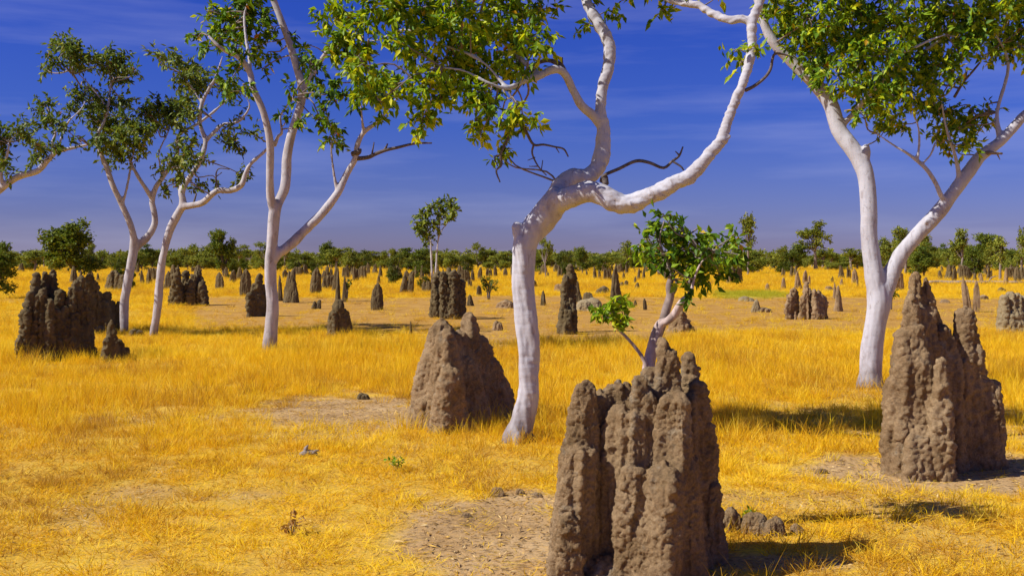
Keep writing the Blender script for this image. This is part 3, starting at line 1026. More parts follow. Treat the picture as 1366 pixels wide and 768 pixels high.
C5 = [(448, 26, 20), (452, 50, 20), (470, 62, 24), (486, 88, 24), (470, 82, 14), (500, 112, 24), (520, 118, 20), (506, 134, 14), (468, 20, 18), (500, 12, 22), (530, 8, 22), (560, 12, 24), (596, 14, 28), (630, 20, 26), (660, 8, 24), (692, 12, 26), (722, 12, 16),
      (530, 50, 20), (552, 70, 20), (575, 40, 22), (606, 50, 26), (640, 56, 30), (676, 50, 30), (708, 52, 22), (724, 70, 10), (590, 82, 22), (622, 92, 28), (658, 96, 30), (694, 84, 26), (712, 90, 14), (598, 110, 22), (574, 118, 20), (566, 140, 15), (562, 160, 12), (558, 176, 9), (588, 132, 14), (640, 122, 18), (652, 142, 16), (634, 160, 15), (640, 178, 9), (690, 140, 18), (690, 160, 15), (682, 180, 12), (672, 196, 10), (668, 210, 6), (704, 165, 9), (668, 165, 10),
      (785, 32, 8, .4), (800, 4, 12, .45), (828, 2, 12, .3), (812, 14, 7, .4), (884, 14, 8, -.05), (870, 2, 10, 0), (984, 66, 11, -.5), (990, 82, 8, -.5), (1010, 66, 5, -.5), (900, -6, 8, -.1), (960, -10, 10, -.1), (1030, -30, 30, -.3), (990, -50, 30, -.3),
      (480, -30, 30), (540, -35, 35), (600, -40, 35), (660, -40, 35), (720, -40, 30), (770, -70, 35), (640, -80, 40), (560, -75, 35), (740, -100, 40), (850, -30, 25, .1)]
T.crown(C5, .092, M_LEAF, 21, .62, dens=.95, droop=.42, sprig=.12, tint0=.58, tvar=.24, holes=.1)

# ---- the forked white gum at right
T = Tree(1161, 519, ground_y(518), 'gum_tree', 'smooth white gum tree forking low into two stems, right of centre', 'tree')
T.limb([(1161, 530, 46, 0), (1161, 517, 38, 0), (1161, 495, 29, 0), (1163, 465, 28, 0), (1168, 430, 28, 0), (1173, 400, 33, 0), (1168, 375, 27, 0), (1164, 350, 24, 0), (1160, 318, 22, 0), (1159, 281, 22, 0), (1156, 240, 22, .05), (1150, 220, 23, .1), (1139, 201, 22, .15), (1119, 173, 21, .25), (1107, 137, 20, .3), (1087, 112, 18, .35), (1058, 83, 16, .4), (1033, 58, 14, .4), (1020, 33, 12, .4), (1012, 5, 11, .4), (1000, -30, 8, .5), (985, -70, 5, .6)])
T.limb([(1171, 415, 26, 0), (1179, 390, 25, 0), (1188, 368, 23, 0), (1201, 341, 21, -.05), (1221, 316, 20, -.1), (1247, 289, 20.5, -.15), (1271, 258, 18, -.2), (1290, 232, 18, -.2), (1309, 208, 16, -.2), (1334, 189, 14, -.2), (1354, 168, 13, -.2), (1368, 152, 12, -.2), (1395, 130, 10, -.1), (1420, 90, 7, 0), (1440, 40, 5, .1)])
T.limb([(1150, 222, 18, .1), (1154, 205, 15, .08), (1156, 194, 9, .06)], 10)
T.limb([(1244, 294, 14, -.15), (1238, 294, 9, -.2), (1234, 297, 6, -.22)], 8)
T.limb([(1158, 505, 22, 0), (1148, 518, 14, -.1), (1138, 526, 8, -.15)], 8)
T.limb([(1166, 505, 20, 0), (1174, 518, 12, -.05), (1182, 526, 8, -.05)], 8)
T.limb([(1264, 268, 10, -.2), (1256, 262, 8, -.25), (1248, 244, 7, -.28), (1236, 226, 6.5, -.3), (1223, 214, 6, -.3), (1208, 203, 4.5, -.3), (1194, 195, 4, -.3), (1169, 178, 3, -.3)], 8)
T.limb([(1223, 214, 5, -.3), (1226, 195, 4, -.3), (1225, 170, 3.5, -.3), (1215, 140, 3, -.3)], 8)
T.limb([(1230, 219, 4, -.3), (1241, 207, 3.5, -.3), (1248, 190, 3, -.3)], 8)
T.limb([(1280, 246, 10, -.2), (1278, 225, 7, -.25), (1272, 200, 5, -.3), (1262, 170, 4, -.35), (1255, 130, 3, -.4)], 8)
T.limb([(1119, 172, 10, .25), (1140, 150, 8, .2), (1165, 120, 7, .1), (1200, 90, 6, 0), (1230, 70, 5, -.1), (1262, 48, 4, -.1)], 8)
T.limb([(1090, 114, 10, .35), (1110, 80, 8, .2), (1140, 50, 6, .1), (1180, 20, 5, 0), (1210, -10, 4, 0)], 8)
T.limb([(1335, 188, 9, -.2), (1330, 150, 6, -.1), (1345, 90, 5, 0), (1330, 50, 4, 0), (1300, 25, 3, 0)], 8)
T.limb([(1180, 72, 5, -.3), (1210, 68, 5, -.4), (1236, 56, 4.5, -.45), (1262, 46, 3, -.45)], 8)
T.finish_trunk(.0145, M_BARK, 15, .8, .3)
T.dead([[(1312, 204, 7, -.22), (1322, 204, 5, -.3), (1337, 205, 3, -.33)], [(1330, 205, 2.5, -.3), (1334, 213, 1.2, -.3)]], M_TWIG)
T.dead([[(1273, 130, 4, -.2), (1285, 110, 3.5, -.2), (1298, 95, 3, -.2), (1307, 84, 2.5, -.2)], [(1280, 118, 3, -.2), (1262, 114, 2.5, -.2), (1240, 112, 2, -.2)], [(1288, 104, 3, -.2), (1290, 90, 3, -.2)]])
C6 = [(1028, 18, 15), (1050, 10, 22), (1050, 40, 22), (1078, 24, 28), (1076, 62, 24), (1092, 88, 22), (1076, 96, 10), (1108, 50, 30), (1116, 14, 28), (1150, 30, 34), (1146, 70, 30), (1120, 100, 22), (1140, 112, 20), (1190, 26, 36), (1186, 70, 34), (1172, 104, 28), (1160, 134, 20), (1146, 150, 10), (1232, 18, 34), (1226, 60, 32), (1210, 100, 30), (1196, 130, 26), (1190, 156, 18), (1274, 16, 32), (1264, 52, 28), (1246, 88, 24), (1240, 116, 16), (1310, 20, 32), (1300, 52, 22), (1346, 20, 30), (1344, 50, 22), (1330, 68, 14), (1360, 62, 14), (1284, 76, 12),
      (1222, 132, 16), (1244, 140, 16), (1262, 150, 16), (1260, 172, 15), (1248, 184, 8), (1280, 172, 15), (1296, 160, 15), (1314, 152, 12), (1288, 192, 13), (1300, 182, 12), (1204, 172, 9), (1180, 172, 8), (1270, 196, 8), (1306, 76, 8), (1272, 94, 10), (1282, 102, 8),
      (1060, -30, 35), (1120, -30, 40), (1190, -35, 40), (1260, -35, 40), (1330, -35, 40), (1100, -80, 40), (1200, -90, 45), (1290, -85, 40), (1390, 20, 35), (1400, 70, 30), (1430, 0, 40), (1380, -60, 40)]
T.crown(C6, .104, M_LEAF, 33, .85, dens=.85, droop=.42, sprig=.14, tint0=.54, tvar=.24, holes=.08)

# ---- tall tree with two stems and a long right limb
T = Tree(359, 471, ground_y(470), 'gum_tree', 'tall slender gum with twin upright stems and a long bare limb slanting right', 'tree')
T.limb([(359, 480, 25, 0), (359, 468, 20, 0), (362, 440, 18, 0), (364, 409, 17, 0), (361, 375, 16, 0), (361, 350, 16, 0), (364, 308, 15.5, 0), (367, 279, 16, 0), (373, 266, 13, .1), (380, 250, 13, .15), (382, 228, 13, .2), (383, 208, 12.5, .2), (389, 179, 12, .25), (400, 143, 11.5, .3), (403, 118, 12, .3), (396, 91, 10, .3), (386, 57, 10, .3), (375, 27, 9.5, .3), (364, -2, 9, .3), (350, -40, 7, .3), (330, -90, 4, .3)])
T.limb([(366, 284, 12, 0), (361, 262, 11, -.1), (360, 236, 10.5, -.2), (360, 190, 10, -.3), (352, 152, 9.5, -.35), (338, 118, 9, -.4), (333, 96, 9, -.4), (318, 76, 8, -.5), (305, 70, 7, -.5), (292, 62, 5, -.6), (278, 48, 3.5, -.6)])
T.limb([(333, 97, 7, -.4), (333, 78, 6, -.3), (328, 51, 5, -.2), (326, 22, 4, -.1), (331, 2, 3, 0)], 8)
T.limb([(364, 348, 13, 0), (372, 337, 13.5, .05), (383, 330, 13.5, .1), (406, 308, 13, .2), (430, 284, 12, .3), (450, 258, 11, .4), (462, 233, 9, .5), (474, 211, 8, .5), (477, 193, 7.5, .5), (486, 176, 6.5, .5), (505, 162, 5.5, .5), (518, 145, 4.5, .5), (534, 127, 3, .5)])
T.limb([(403, 119, 8, .3), (411, 108, 8, .3), (426, 85, 7, .3), (437, 68, 6, .2), (453, 52, 4.5, .1), (470, 44, 3, 0)], 8)
T.limb([(366, 195, 6, -.2), (371, 182, 5, -.2), (376, 177, 4.5, -.2), (374, 156, 4, -.2), (380, 145, 3.5, -.2), (392, 128, 2.5, -.2)], 8)
T.limb([(449, 254, 5, .4), (444, 222, 4, .4), (442, 193, 3.5, .4), (448, 175, 3, .4)], 8)
T.limb([(485, 177, 4, .5), (482, 150, 4, .4), (481, 140, 3.5, .4), (474, 110, 3, .3)], 8)
T.finish_trunk(.02, M_BARK_FAR, 25, .7, .4, 3)
T.dead([[(474, 212, 6, .5), (491, 210, 5.5, .5), (502, 205, 5, .5), (516, 200, 4.5, .5), (530, 197, 4, .5), (546, 193, 3.5, .5), (560, 191, 3, .5), (576, 191, 2, .5)], [(496, 207, 2.5, .5), (499, 190, 1.5, .5)], [(513, 201, 4, .5), (517, 192, 2, .5)]])
T.dead([[(470, 206, 8, .5), (478, 203, 8, .45), (481, 199, 4, .45)]])
C4 = [(284, 16, 12), (300, 22, 16), (320, 14, 18), (340, 8, 16), (312, 40, 16), (330, 38, 14), (294, 48, 12), (276, 44, 9), (262, 48, 6), (282, 62, 9), (350, 22, 12), (356, 44, 11), (346, 62, 10), (364, 36, 9), (358, 78, 10), (336, 76, 8), (350, 92, 7), (306, 108, 11), (318, 90, 9), (324, 112, 8), (300, 124, 8), (315, 62, 10), (404, 78, 12), (416, 86, 12), (418, 102, 9), (408, 60, 6), (420, 116, 5), (384, 158, 8), (396, 166, 5), (388, 120, 6), (392, 50, 5), (330, -20, 20), (360, -40, 22), (310, -15, 18), (340, -80, 24), (300, -50, 18),
      (444, 112, 9), (438, 124, 10), (432, 146, 9), (424, 160, 8), (440, 166, 11), (452, 178, 9), (440, 182, 8), (456, 192, 6), (458, 128, 10), (474, 130, 12), (488, 120, 10), (496, 130, 7), (506, 160, 4)]
T.crown(C4, .15, M_LEAF, 45, .9, dens=.85, droop=.35, sprig=.17, tint0=.36, tvar=.2)

# ---- the two slim leaning trees and the one outside the left edge
T = Tree(166, 444, ground_y(443), 'gum_tree', 'slim white gum left of a leaning pair, forked like a Y with dark green clumps', 'tree')
T.limb([(165, 452, 14, 0), (166, 440, 12, 0), (166, 402, 11.5, 0), (172, 368, 11, 0), (179, 330, 11.5, 0), (176, 305, 8.5, -.1), (163, 274, 8, -.2), (151, 248, 7.5, -.3), (142, 223, 7, -.3), (133, 200, 6, -.3), (130, 182, 5, -.3), (140, 160, 4, -.3), (144, 145, 4, -.3), (148, 110, 3, -.2)])
T.limb([(178, 335, 9, 0), (187, 324, 10, .1), (197, 316, 9.5, .15), (206, 300, 9, .2), (206, 285, 8, .2), (203, 268, 7.5, .2), (208, 250, 7, .2), (217, 237, 6.5, .2), (228, 220, 6, .3), (237, 203, 5.5, .3), (237, 183, 5, .3), (247, 174, 5, .3), (262, 166, 4.5, .4), (284, 150, 4, .4), (305, 132, 3, .4), (330, 115, 2.5, .4)])
T.limb([(204, 268, 6, .2), (196, 254, 6, .1), (187, 240, 5.5, 0), (179, 226, 5, 0), (172, 210, 4, 0), (168, 190, 3, 0)], 8)
T.limb([(163, 274, 5, -.2), (168, 255, 4.5, -.2), (173, 230, 4, -.1), (175, 210, 3, 0)], 8)
T.limb([(144, 145, 3, -.3), (125, 120, 3, -.3), (106, 100, 2.5, -.3), (92, 94, 2, -.3)], 8)
T.limb([(217, 236, 4, .2), (212, 205, 3, .2), (225, 175, 3, .2)], 8)
T.finish_trunk(.026, M_BARK_FAR, 35, .7, .5, 3)
C2 = [(84, 62, 12), (96, 58, 12), (74, 80, 10), (94, 76, 13), (62, 92, 8), (108, 72, 10), (102, 90, 9), (128, 78, 9), (142, 88, 12), (156, 80, 12), (168, 98, 12), (152, 100, 11), (178, 96, 8), (150, 66, 6),
      (108, 128, 12), (126, 134, 13), (94, 142, 7), (148, 140, 12), (164, 136, 9), (120, 156, 12), (138, 160, 14), (154, 172, 15), (172, 160, 13), (186, 172, 12), (168, 186, 14), (146, 190, 13), (132, 184, 9), (186, 194, 10), (160, 206, 10), (186, 210, 7), (146, 214, 6), (196, 150, 11), (210, 142, 12), (226, 150, 14), (242, 140, 13), (256, 148, 11), (212, 164, 9), (234, 164, 9), (250, 130, 8), (240, 186, 8), (256, 190, 8)]
T.crown(C2, .135, M_LEAF_DARK, 51, 1.3, dens=1.15, droop=.25, sprig=.22, tint0=.42, tvar=.24, twig=True)
T = Tree(205, 449, ground_y(448), 'gum_tree', 'slim white gum right of a leaning pair, with a crooked limb reaching right', 'tree')
T.limb([(204, 456, 13, 0), (205, 446, 11, 0), (210, 409, 10.5, 0), (213, 375, 10.5, 0), (218, 340, 10.5, 0), (226, 308, 11, 0), (236, 288, 11, 0), (244, 272, 10, 0), (243, 256, 8, 0), (252, 238, 7.5, 0), (264, 220, 7, 0), (271, 203, 7, 0), (274, 187, 7, .1), (267, 166, 6, .1), (269, 140, 6, .1), (278, 120, 5, .1), (287, 105, 4.5, .1), (294, 85, 3.5, .1), (297, 74, 2.5, .1)])
T.limb([(242, 276, 9, 0), (256, 274, 9, -.1), (271, 270, 9, -.2), (282, 260, 8.5, -.3), (292, 254, 8, -.3), (308, 254, 8, -.35), (322, 247, 8, -.4), (328, 230, 6.5, -.4), (336, 217, 5.5, -.4), (352, 203, 4.5, -.4), (362, 190, 3, -.4)])
T.limb([(273, 190, 6, .1), (284, 178, 5.5, .1), (298, 166, 5, .1), (316, 163, 4.5, .1), (328, 152, 4, .1), (333, 140, 3.5, .1), (328, 130, 2.5, .1)], 8)
T.limb([(240, 262, 4, 0), (238, 240, 3.5, 0), (240, 220, 3, 0)], 8)
T.limb([(270, 140, 3.5, .1), (258, 120, 3, .1), (245, 100, 2.5, .1)], 8)
T.finish_trunk(.026, M_BARK_FAR, 37, .7, .5, 3)
T.dead([[(291, 252, 3, -.3), (288, 235, 2, -.3), (292, 225, 1.6, -.3), (306, 226, 1.2, -.3)], [(288, 236, 1.5, -.3), (296, 230, 1.2, -.3)], [(258, 272, 3, -.1), (262, 258, 2, -.1)]])
C3 = [(212, 74, 7), (222, 82, 10), (236, 80, 10), (248, 88, 11), (244, 104, 11), (258, 106, 12), (272, 112, 10), (262, 122, 9), (278, 98, 7), (296, 118, 8), (310, 122, 7), (306, 170, 7), (304, 186, 8), (314, 192, 7), (337, 178, 7), (318, 156, 5), (322, 234, 7), (332, 236, 5), (246, 206, 11), (236, 216, 9), (256, 214, 10), (242, 232, 9), (226, 212, 7), (266, 212, 6), (268, 246, 6), (222, 250, 6), (258, 252, 5), (216, 226, 6), (290, 246, 4)]
T.crown(C3, .135, M_LEAF_DARK, 53, 1.1, dens=1.15, droop=.25, sprig=.22, tint0=.45, tvar=.24)
T = Tree(-95, 452, ground_y(450), 'gum_tree', 'gum tree reaching in from beyond the left edge with one pale limb', 'tree')
T.limb([(-96, 460, 15, 0), (-95, 448, 13, 0), (-88, 400, 12, 0), (-70, 350, 12, 0), (-45, 305, 12, 0), (-15, 268, 10, 0), (4, 250, 9, 0), (24, 236, 9, 0), (50, 228, 8.5, 0), (63, 214, 8, 0), (76, 203, 6.5, 0), (98, 197, 5, 0), (118, 193, 3.5, 0)])
T.limb([(70, 206, 5, 0), (70, 190, 4.5, 0), (74, 178, 4, 0), (66, 165, 3, 0)], 8)
T.limb([(76, 203, 4, 0), (84, 178, 4, .1), (92, 162, 3.5, .1), (108, 146, 3, .1), (114, 134, 2.5, .1)], 8)
T.limb([(4, 250, 6, 0), (2, 230, 5, -.1), (10, 205, 4, -.1), (12, 190, 3, -.1)], 8)
T.limb([(-70, 350, 9, 0), (-90, 300, 8, .2), (-100, 250, 6, .3), (-80, 200, 4, .3)], 8)
T.finish_trunk(.026, M_BARK_FAR, 39, .7, .5, 3)
C1 = [(60, 140, 9), (56, 152, 8), (70, 158, 10), (78, 166, 8), (26, 172, 11), (40, 166, 10), (14, 182, 9), (36, 184, 9), (48, 194, 8), (60, 200, 9), (74, 194, 7), (4, 200, 9), (2, 216, 8), (8, 232, 5), (48, 212, 7), (0, 168, 7), (-20, 190, 18), (-50, 180, 24), (-90, 190, 25), (-70, 150, 25), (-110, 220, 22), (-30, 160, 14), (88, 172, 5), (96, 188, 5)]
T.crown(C1, .135, M_LEAF_DARK, 55, 1.1, dens=1.15, droop=.25, sprig=.22, tint0=.4, tvar=.22)

# ---- sapling growing up behind the nearest mound
T = Tree(862, 700, 6.35, 'sapling', 'young leafy tree with a pinkish split stem growing up behind the nearest mound', 'sapling')
T.limb([(858, 720, 24, 0), (860, 640, 21, 0), (862, 540, 18, 0), (865, 490, 17, 0), (871, 461, 16, 0), (880, 434, 14, 0), (890, 428, 11, -.03), (900, 419, 11, -.05), (908, 405, 10, -.08), (917, 396, 9, -.1), (922, 389, 7, -.12), (926, 372, 4, -.12), (936, 350, 3, -.1), (955, 335, 2.5, -.1)], 12)
T.finish_trunk(.0075, M_BARK_GREY, 45, .55, 1.0, 3)
T.skel.append(np.array([pt(896, 372, 6.38)]))
T.dead([[(874, 462, 9, .03), (884, 430, 12, .04), (889, 412, 12, .05), (894, 395, 11, .05), (893, 382, 10, .05), (896, 367, 8, .05)], [(895, 395, 6, .05), (901, 385, 5, .03), (902, 376, 3, .02)]], mat_plain('split_dark_bark', (.07, .05, .042), (.36, .28, .25), 9), 'split_stem', 10)
T.dead([[(895, 372, 7, .05), (891, 352, 4, .05), (886, 342, 4, .05), (880, 320, 3, .05), (886, 295, 2, .05)], [(893, 362, 4, .05), (905, 340, 3, .1), (915, 318, 2.5, .1), (930, 305, 2, .1)], [(884, 335, 3, .05), (868, 325, 2, 0), (858, 318, 1.5, 0)], [(905, 340, 2.5, .1), (935, 332, 2.5, .05), (975, 325, 1.5, .05)], [(922, 390, 4, -.1), (919, 380, 4, -.1), (921, 372, 3, -.1)]], M_TWIG, 'branch', 6)
C7 = [(886, 288, 9), (874, 302, 10), (862, 316, 9), (898, 302, 12), (912, 310, 12), (880, 318, 14), (900, 324, 15), (862, 336, 11), (878, 340, 13), (896, 346, 14), (916, 334, 15), (932, 344, 15), (930, 322, 11), (946, 316, 11), (950, 334, 14), (966, 328, 12), (976, 314, 8), (982, 330, 9), (992, 342, 7), (968, 346, 11), (948, 356, 13), (960, 366, 10), (930, 364, 12), (922, 378, 8), (918, 390, 4), (940, 374, 8), (970, 362, 7), (910, 360, 12), (884, 356, 6), (854, 326, 6), (890, 312, 9)]
T.crown(C7, .060, M_LEAF, 61, .22, dens=.95, droop=.35, sprig=.075, tint0=.4, tvar=.22, ratio=.55, per=7)

T = Tree(866, 560, 6.3, 'sapling', 'thin bare sapling stem leaning left behind the nearest mound, tipped with a few lime leaves', 'sapling')
T.limb([(872, 700, 6, 0), (868, 540, 6, 0), (863, 495, 5.5, 0), (857, 477, 5, 0), (848, 464, 4.8, 0), (836, 450, 4.5, 0), (826, 440, 4.2, 0), (819, 431, 4, 0), (814, 420, 3, 0), (810, 412, 2, 0)], 8)
T.limb([(821, 433, 3, 0), (824, 426, 2.5, 0), (830, 424, 2.2, 0), (838, 423, 1.6, 0)], 6)
T.finish_trunk(.0045, mat_plain('sapling_bark', (.26, .17, .13), (.5, .4, .36), 15), 47, .2, 0, 1, 'stem')
C8 = [(816, 406, 7), (824, 398, 6), (806, 416, 6), (810, 424, 5), (800, 420, 4), (818, 416, 5), (828, 408, 4), (836, 424, 3), (828, 428, 3), (796, 414, 3)]
T.crown(C8, .055, M_LEAF, 67, .06, dens=.38, droop=.3, sprig=.045, tint0=.62, tvar=.15, ratio=.55, per=6, name='leaves')

# ---- slim tree in the middle distance
T = Tree(580, 385, ground_y(386), 'gum_tree', 'slim two stemmed tree with a light open crown above the tall fluted mound', 'tree')
T.limb([(577, 388, 3.6, 0), (576, 360, 3.2, 0), (575, 335, 2.8, 0), (574, 318, 2.4, 0), (570, 300, 1.6, 0), (566, 290, 1, 0)], 8)
T.limb([(582, 388, 3.4, 0), (582, 360, 3, 0), (583, 335, 2.8, 0), (585, 315, 2.6, 0), (587, 295, 2.2, 0), (586, 280, 1.4, 0)], 8)
T.limb([(585, 318, 2.4, 0), (590, 306, 2.2, .3), (596, 299, 2, .4), (601, 288, 1.6, .4), (604, 276, 1, .4)], 8)
T.finish_trunk(.05, M_BARK_FAR, 49, .3, 0, 2)
C9 = [(568, 286, 7), (577, 276, 7), (588, 274, 7), (600, 270, 7), (607, 280, 7), (603, 290, 6), (562, 298, 7), (572, 296, 7), (560, 286, 5), (566, 310, 7), (572, 318, 5), (580, 304, 6), (578, 314, 5), (594, 282, 5), (609, 272, 4), (568, 324, 3), (584, 286, 6), (562, 306, 5)]
T.crown(C9, .28, M_LEAF_MID, 71, .9, dens=1.1, droop=.2, sprig=.3, tint0=.5, tvar=.25, ratio=.6, per=8)


# ------------------------------------------------------------------ far trees: prototypes about 5 m tall
def far_proto(kind, seed, leafmat):
    rng = np.random.default_rng(seed)
    root = bpy.data.objects.new(kind, None)
    G = Geo()
    H = 5.0
    blobs, att = [], []
    if kind == 'open_tree':
        n, z0, spread, br = 13, .38, 1.35, .5
    elif kind == 'round_tree':
        n, z0, spread, br = 24, .2, 1.7, .62
    else:
        n, z0, spread, br = 14, .1, 1.8, .62
    lean = rng.normal() * .25
    fork = np.array([lean * .4, 0, H * z0])
    G.tube([(0, 0, -.2), (lean * .15, 0, H * z0 * .5), fork], [.15, .11, .10], 7, 3)
    lobes = [(rng.uniform(0, 6.28), rng.uniform(.45, 1.0), rng.uniform(.7, 1.0)) for _ in range(4 if kind != 'shrub_tree' else 3)]
    for k in range(n):
        a, q, hh = lobes[k % len(lobes)]
        a += rng.normal() * .55
        rr = spread * q * rng.uniform(.25, 1.0)
        zz = H * (z0 + (hh - z0) * rng.random() ** .7)
        if kind == 'shrub_tree':
            zz = H * hh * rng.uniform(.12, .9)
        c = np.array([rr * math.cos(a) + lean, rr * math.sin(a), zz])
        r = br * rng.uniform(.55, 1.2)
        blobs.append((*c, r))
        mid = (fork + c) / 2 + rng.normal(size=3) * .12
        G.tube([fork - (0, 0, .1), mid, c], [.06, .04, .015], 5, 3)
    top = max(b[2] + b[3] * .75 for b in blobs)
    tk = link('trunk', G.mesh('trunk'), [M_TWIG if kind == 'open_tree' else M_DEAD], root)
    cm = crown_mesh('crown', blobs, .19, .6, .62 if kind == 'open_tree' else .8, .15, np.zeros(3), rng, None, tint0=.45, tvar=.26, per=8, twig=False, sprig=.26, holes=.05)
    cr = link('crown', cm, [leafmat], root)
    root['top'] = top
    root['wid'] = 2 * (spread * .9 + br * .7)
    return root


PT = {}
for k, lm in (('open_tree', M_LEAF_FAR), ('round_tree', M_LEAF_MID), ('shrub_tree', M_LEAF_FAR), ('lime', M_LEAF_LIME)):
    PT[k] = [far_proto('shrub_tree' if k == 'lime' else k, 300 + 17 * j + len(k), lm) for j in range(4)]
_used = set()


def far_tree(px, base, top, w, kind, j, label, group, name='far_tree', cat='tree'):
    src = PT[kind][j % 4]
    key = (kind, j % 4)
    if key not in _used:
        _used.add(key)
        COL.objects.link(src)
        o = src
    else:
        o = copy_tree(src)
    o.name = name
    s = ground_y(base) / F
    p = gpt(px, base)
    hs = (base - top) * s / src['top']
    ws = w * s / src['wid']
    o.location = (p[0], p[1], -.02)
    o.scale = (ws, ws, hs)
    o.rotation_euler = (0, 0, random.uniform(0, 6.28))
    return tag(o, label, cat, group)


random.seed(5)
FT = [
    (100, 377, 294, 104, 'round_tree', 0, 'biggest dense dark green round tree standing before the treeline at left', 'tree'),
    (298, 371, 306, 44, 'round_tree', 1, 'dark leafy tree rising above the treeline left of the forked tall gum', 'tree'),
    (-8, 398, 322, 54, 'round_tree', 2, 'dark leafy crown cut by the left edge', 'tree'),
    (158, 384, 343, 44, 'lime', 0, 'lime green shrub growing over the ribbed dark mound', 'shrub'),
    (176, 386, 360, 16, 'lime', 1, 'small lime green shrub behind the left slim gum', 'shrub'),
    (310, 372, 346, 22, 'lime', 2, 'small lime bush before the dark leafy tree', 'shrub'),
    (528, 379, 338, 30, 'lime', 3, 'lime green little tree left of the slim two stemmed tree', 'tree'),
    (556, 372, 331, 40, 'round_tree', 3, 'dark bush with a brown top left of the slim two stemmed tree', 'shrub'),
    (567, 386, 355, 26, 'lime', 1, 'lime shrub in front of the slim two stemmed tree', 'shrub'),
    (420, 371, 346, 18, 'lime', 2, 'small lime bush behind the broad shouldered grey mound', 'shrub'),
    (728, 371, 317, 24, 'open_tree', 0, 'thin stemmed tree just right of the twisted trunk', 'tree'),
    (752, 369, 334, 26, 'lime', 3, 'lime green bush behind the slender pinnacle mound', 'shrub'),
    (777, 366, 329, 28, 'round_tree', 0, 'small round dark tree right of the slender pinnacle mound', 'tree'),
    (836, 363, 321, 26, 'open_tree', 1, 'pale olive tree at the left edge of the sapling crown', 'tree'),
    (998, 368, 287, 36, 'open_tree', 2, 'tall tree with a white trunk just right of the sapling crown', 'tree'),
    (1088, 360, 295, 56, 'open_tree', 3, 'spreading tree with a forked crown standing tallest above the right treeline', 'tree'),
    (1063, 360, 326, 34, 'round_tree', 1, 'rounded bush at the left foot of the spreading tree', 'shrub'),
    (1208, 366, 303, 44, 'open_tree', 0, 'feathery tree seen behind the right stem of the forked gum', 'tree'),
    (1232, 370, 328, 48, 'round_tree', 2, 'dense dark bush beneath the feathery tree', 'shrub'),
    (1282, 370, 305, 42, 'open_tree', 1, 'bright green tree above the grey pair of blades', 'tree'),
    (1300, 372, 330, 36, 'round_tree', 3, 'dark bush right of the bright green tree', 'shrub'),
    (1334, 374, 318, 46, 'open_tree', 2, 'olive grey tree near the right edge', 'tree'),
    (1362, 372, 303, 36, 'open_tree', 3, 'tall grey green tree cut by the right edge', 'tree'),
    (46, 363, 334, 44, 'open_tree', 1, 'flat topped olive tree left of the biggest round tree', 'tree'),
    (480, 365, 338, 18, 'lime', 0, 'lime bush among far mounds above the smooth slab', 'shrub'),
]
for px, b, tp, w, k, j, lab, cat in FT:
    far_tree(px, b, tp, w, k, j, lab, 'trees standing before the treeline', 'shrub' if cat == 'shrub' else 'far_tree', cat)
n = 0
while n < 190:
    px = -60 + 1490 * (n + random.random()) / 190
    d = random.uniform(170, 300)
    base = HOR + F * CAMH / d
    right = px > 690
    hh = random.uniform(2.2, 4.9) * (1.3 if px > 1150 else (.98 if px < 430 else .85))
    if random.random() < .1:
        hh *= 1.45
    w = random.uniform(4.0, 6.5) * F / d
    kind = random.choice(('open_tree', 'round_tree', 'shrub_tree', 'shrub_tree', 'lime') if not right else ('open_tree', 'open_tree', 'shrub_tree', 'shrub_tree', 'round_tree'))
    far_tree(px, base, base - hh * F / d, w, kind, random.randrange(4), 'scrubby green tree in the continuous treeline along the horizon', 'trees in the treeline')
    n += 1

for n in range(90):
    px = -60 + 1490 * (n + random.random()) / 90
    d = random.uniform(120, 220)
    base = HOR + F * CAMH / d
    hh = random.uniform(1.2, 3.2) * (1.25 if px > 1150 else 1)
    far_tree(px, base, base - hh * F / d, random.uniform(2.2, 5.0) * F / d, random.choice(('shrub_tree', 'lime', 'shrub_tree')), random.randrange(4), 'low green shrub growing along the foot of the treeline', 'shrubs along the foot of the treeline', 'shrub', 'shrub')

# far-off wood behind the treeline that reads as one mass
rngw = np.random.default_rng(99)
WB = []
for k in range(520):
    d = rngw.uniform(280, 420)
    x = rngw.uniform(-.75, .75) * d
    h = rngw.uniform(2.6, 4.6) * (1.1 if x > 0 else 1.0)
    for q in range(3):
        WB.append((x + rngw.normal() * 1.6, d + rngw.normal(), h * rngw.uniform(.2, .95), rngw.uniform(.9, 1.5)))
wm = crown_mesh('woodland', WB, .6, .75, .6, .1, np.zeros(3), rngw, None, tint0=.42, tvar=.22, per=7, twig=False, sprig=.55)
w_ = link('woodland', wm, [M_LEAF_FAR])
tag(w_, 'dark far wood filling the horizon behind the treeline', 'woodland', None, 'stuff')


# ------------------------------------------------------------------ the ground
BARE = [(462, 549, 150, 27, 1.0), (655, 730, 128, 70, 1.0), (700, 668, 60, 18, 1.0), (840, 780, 160, 30, 1.0), (1185, 630, 112, 24, 1.0), (1320, 640, 120, 20, 1.0), (1010, 752, 120, 14, .9), (860, 445, 30, 10, .5), (1330, 625, 60, 20, .9), (1150, 524, 60, 8, .4), (660, 455, 50, 12, .5)]


def px_of(x, y):
    """Photo pixel of a ground point."""
    z = -CAMH
    fwd = y * CP - z * SP
    up = y * SP + z * CP
    return 683 + F * x / fwd, 384 - F * up / fwd


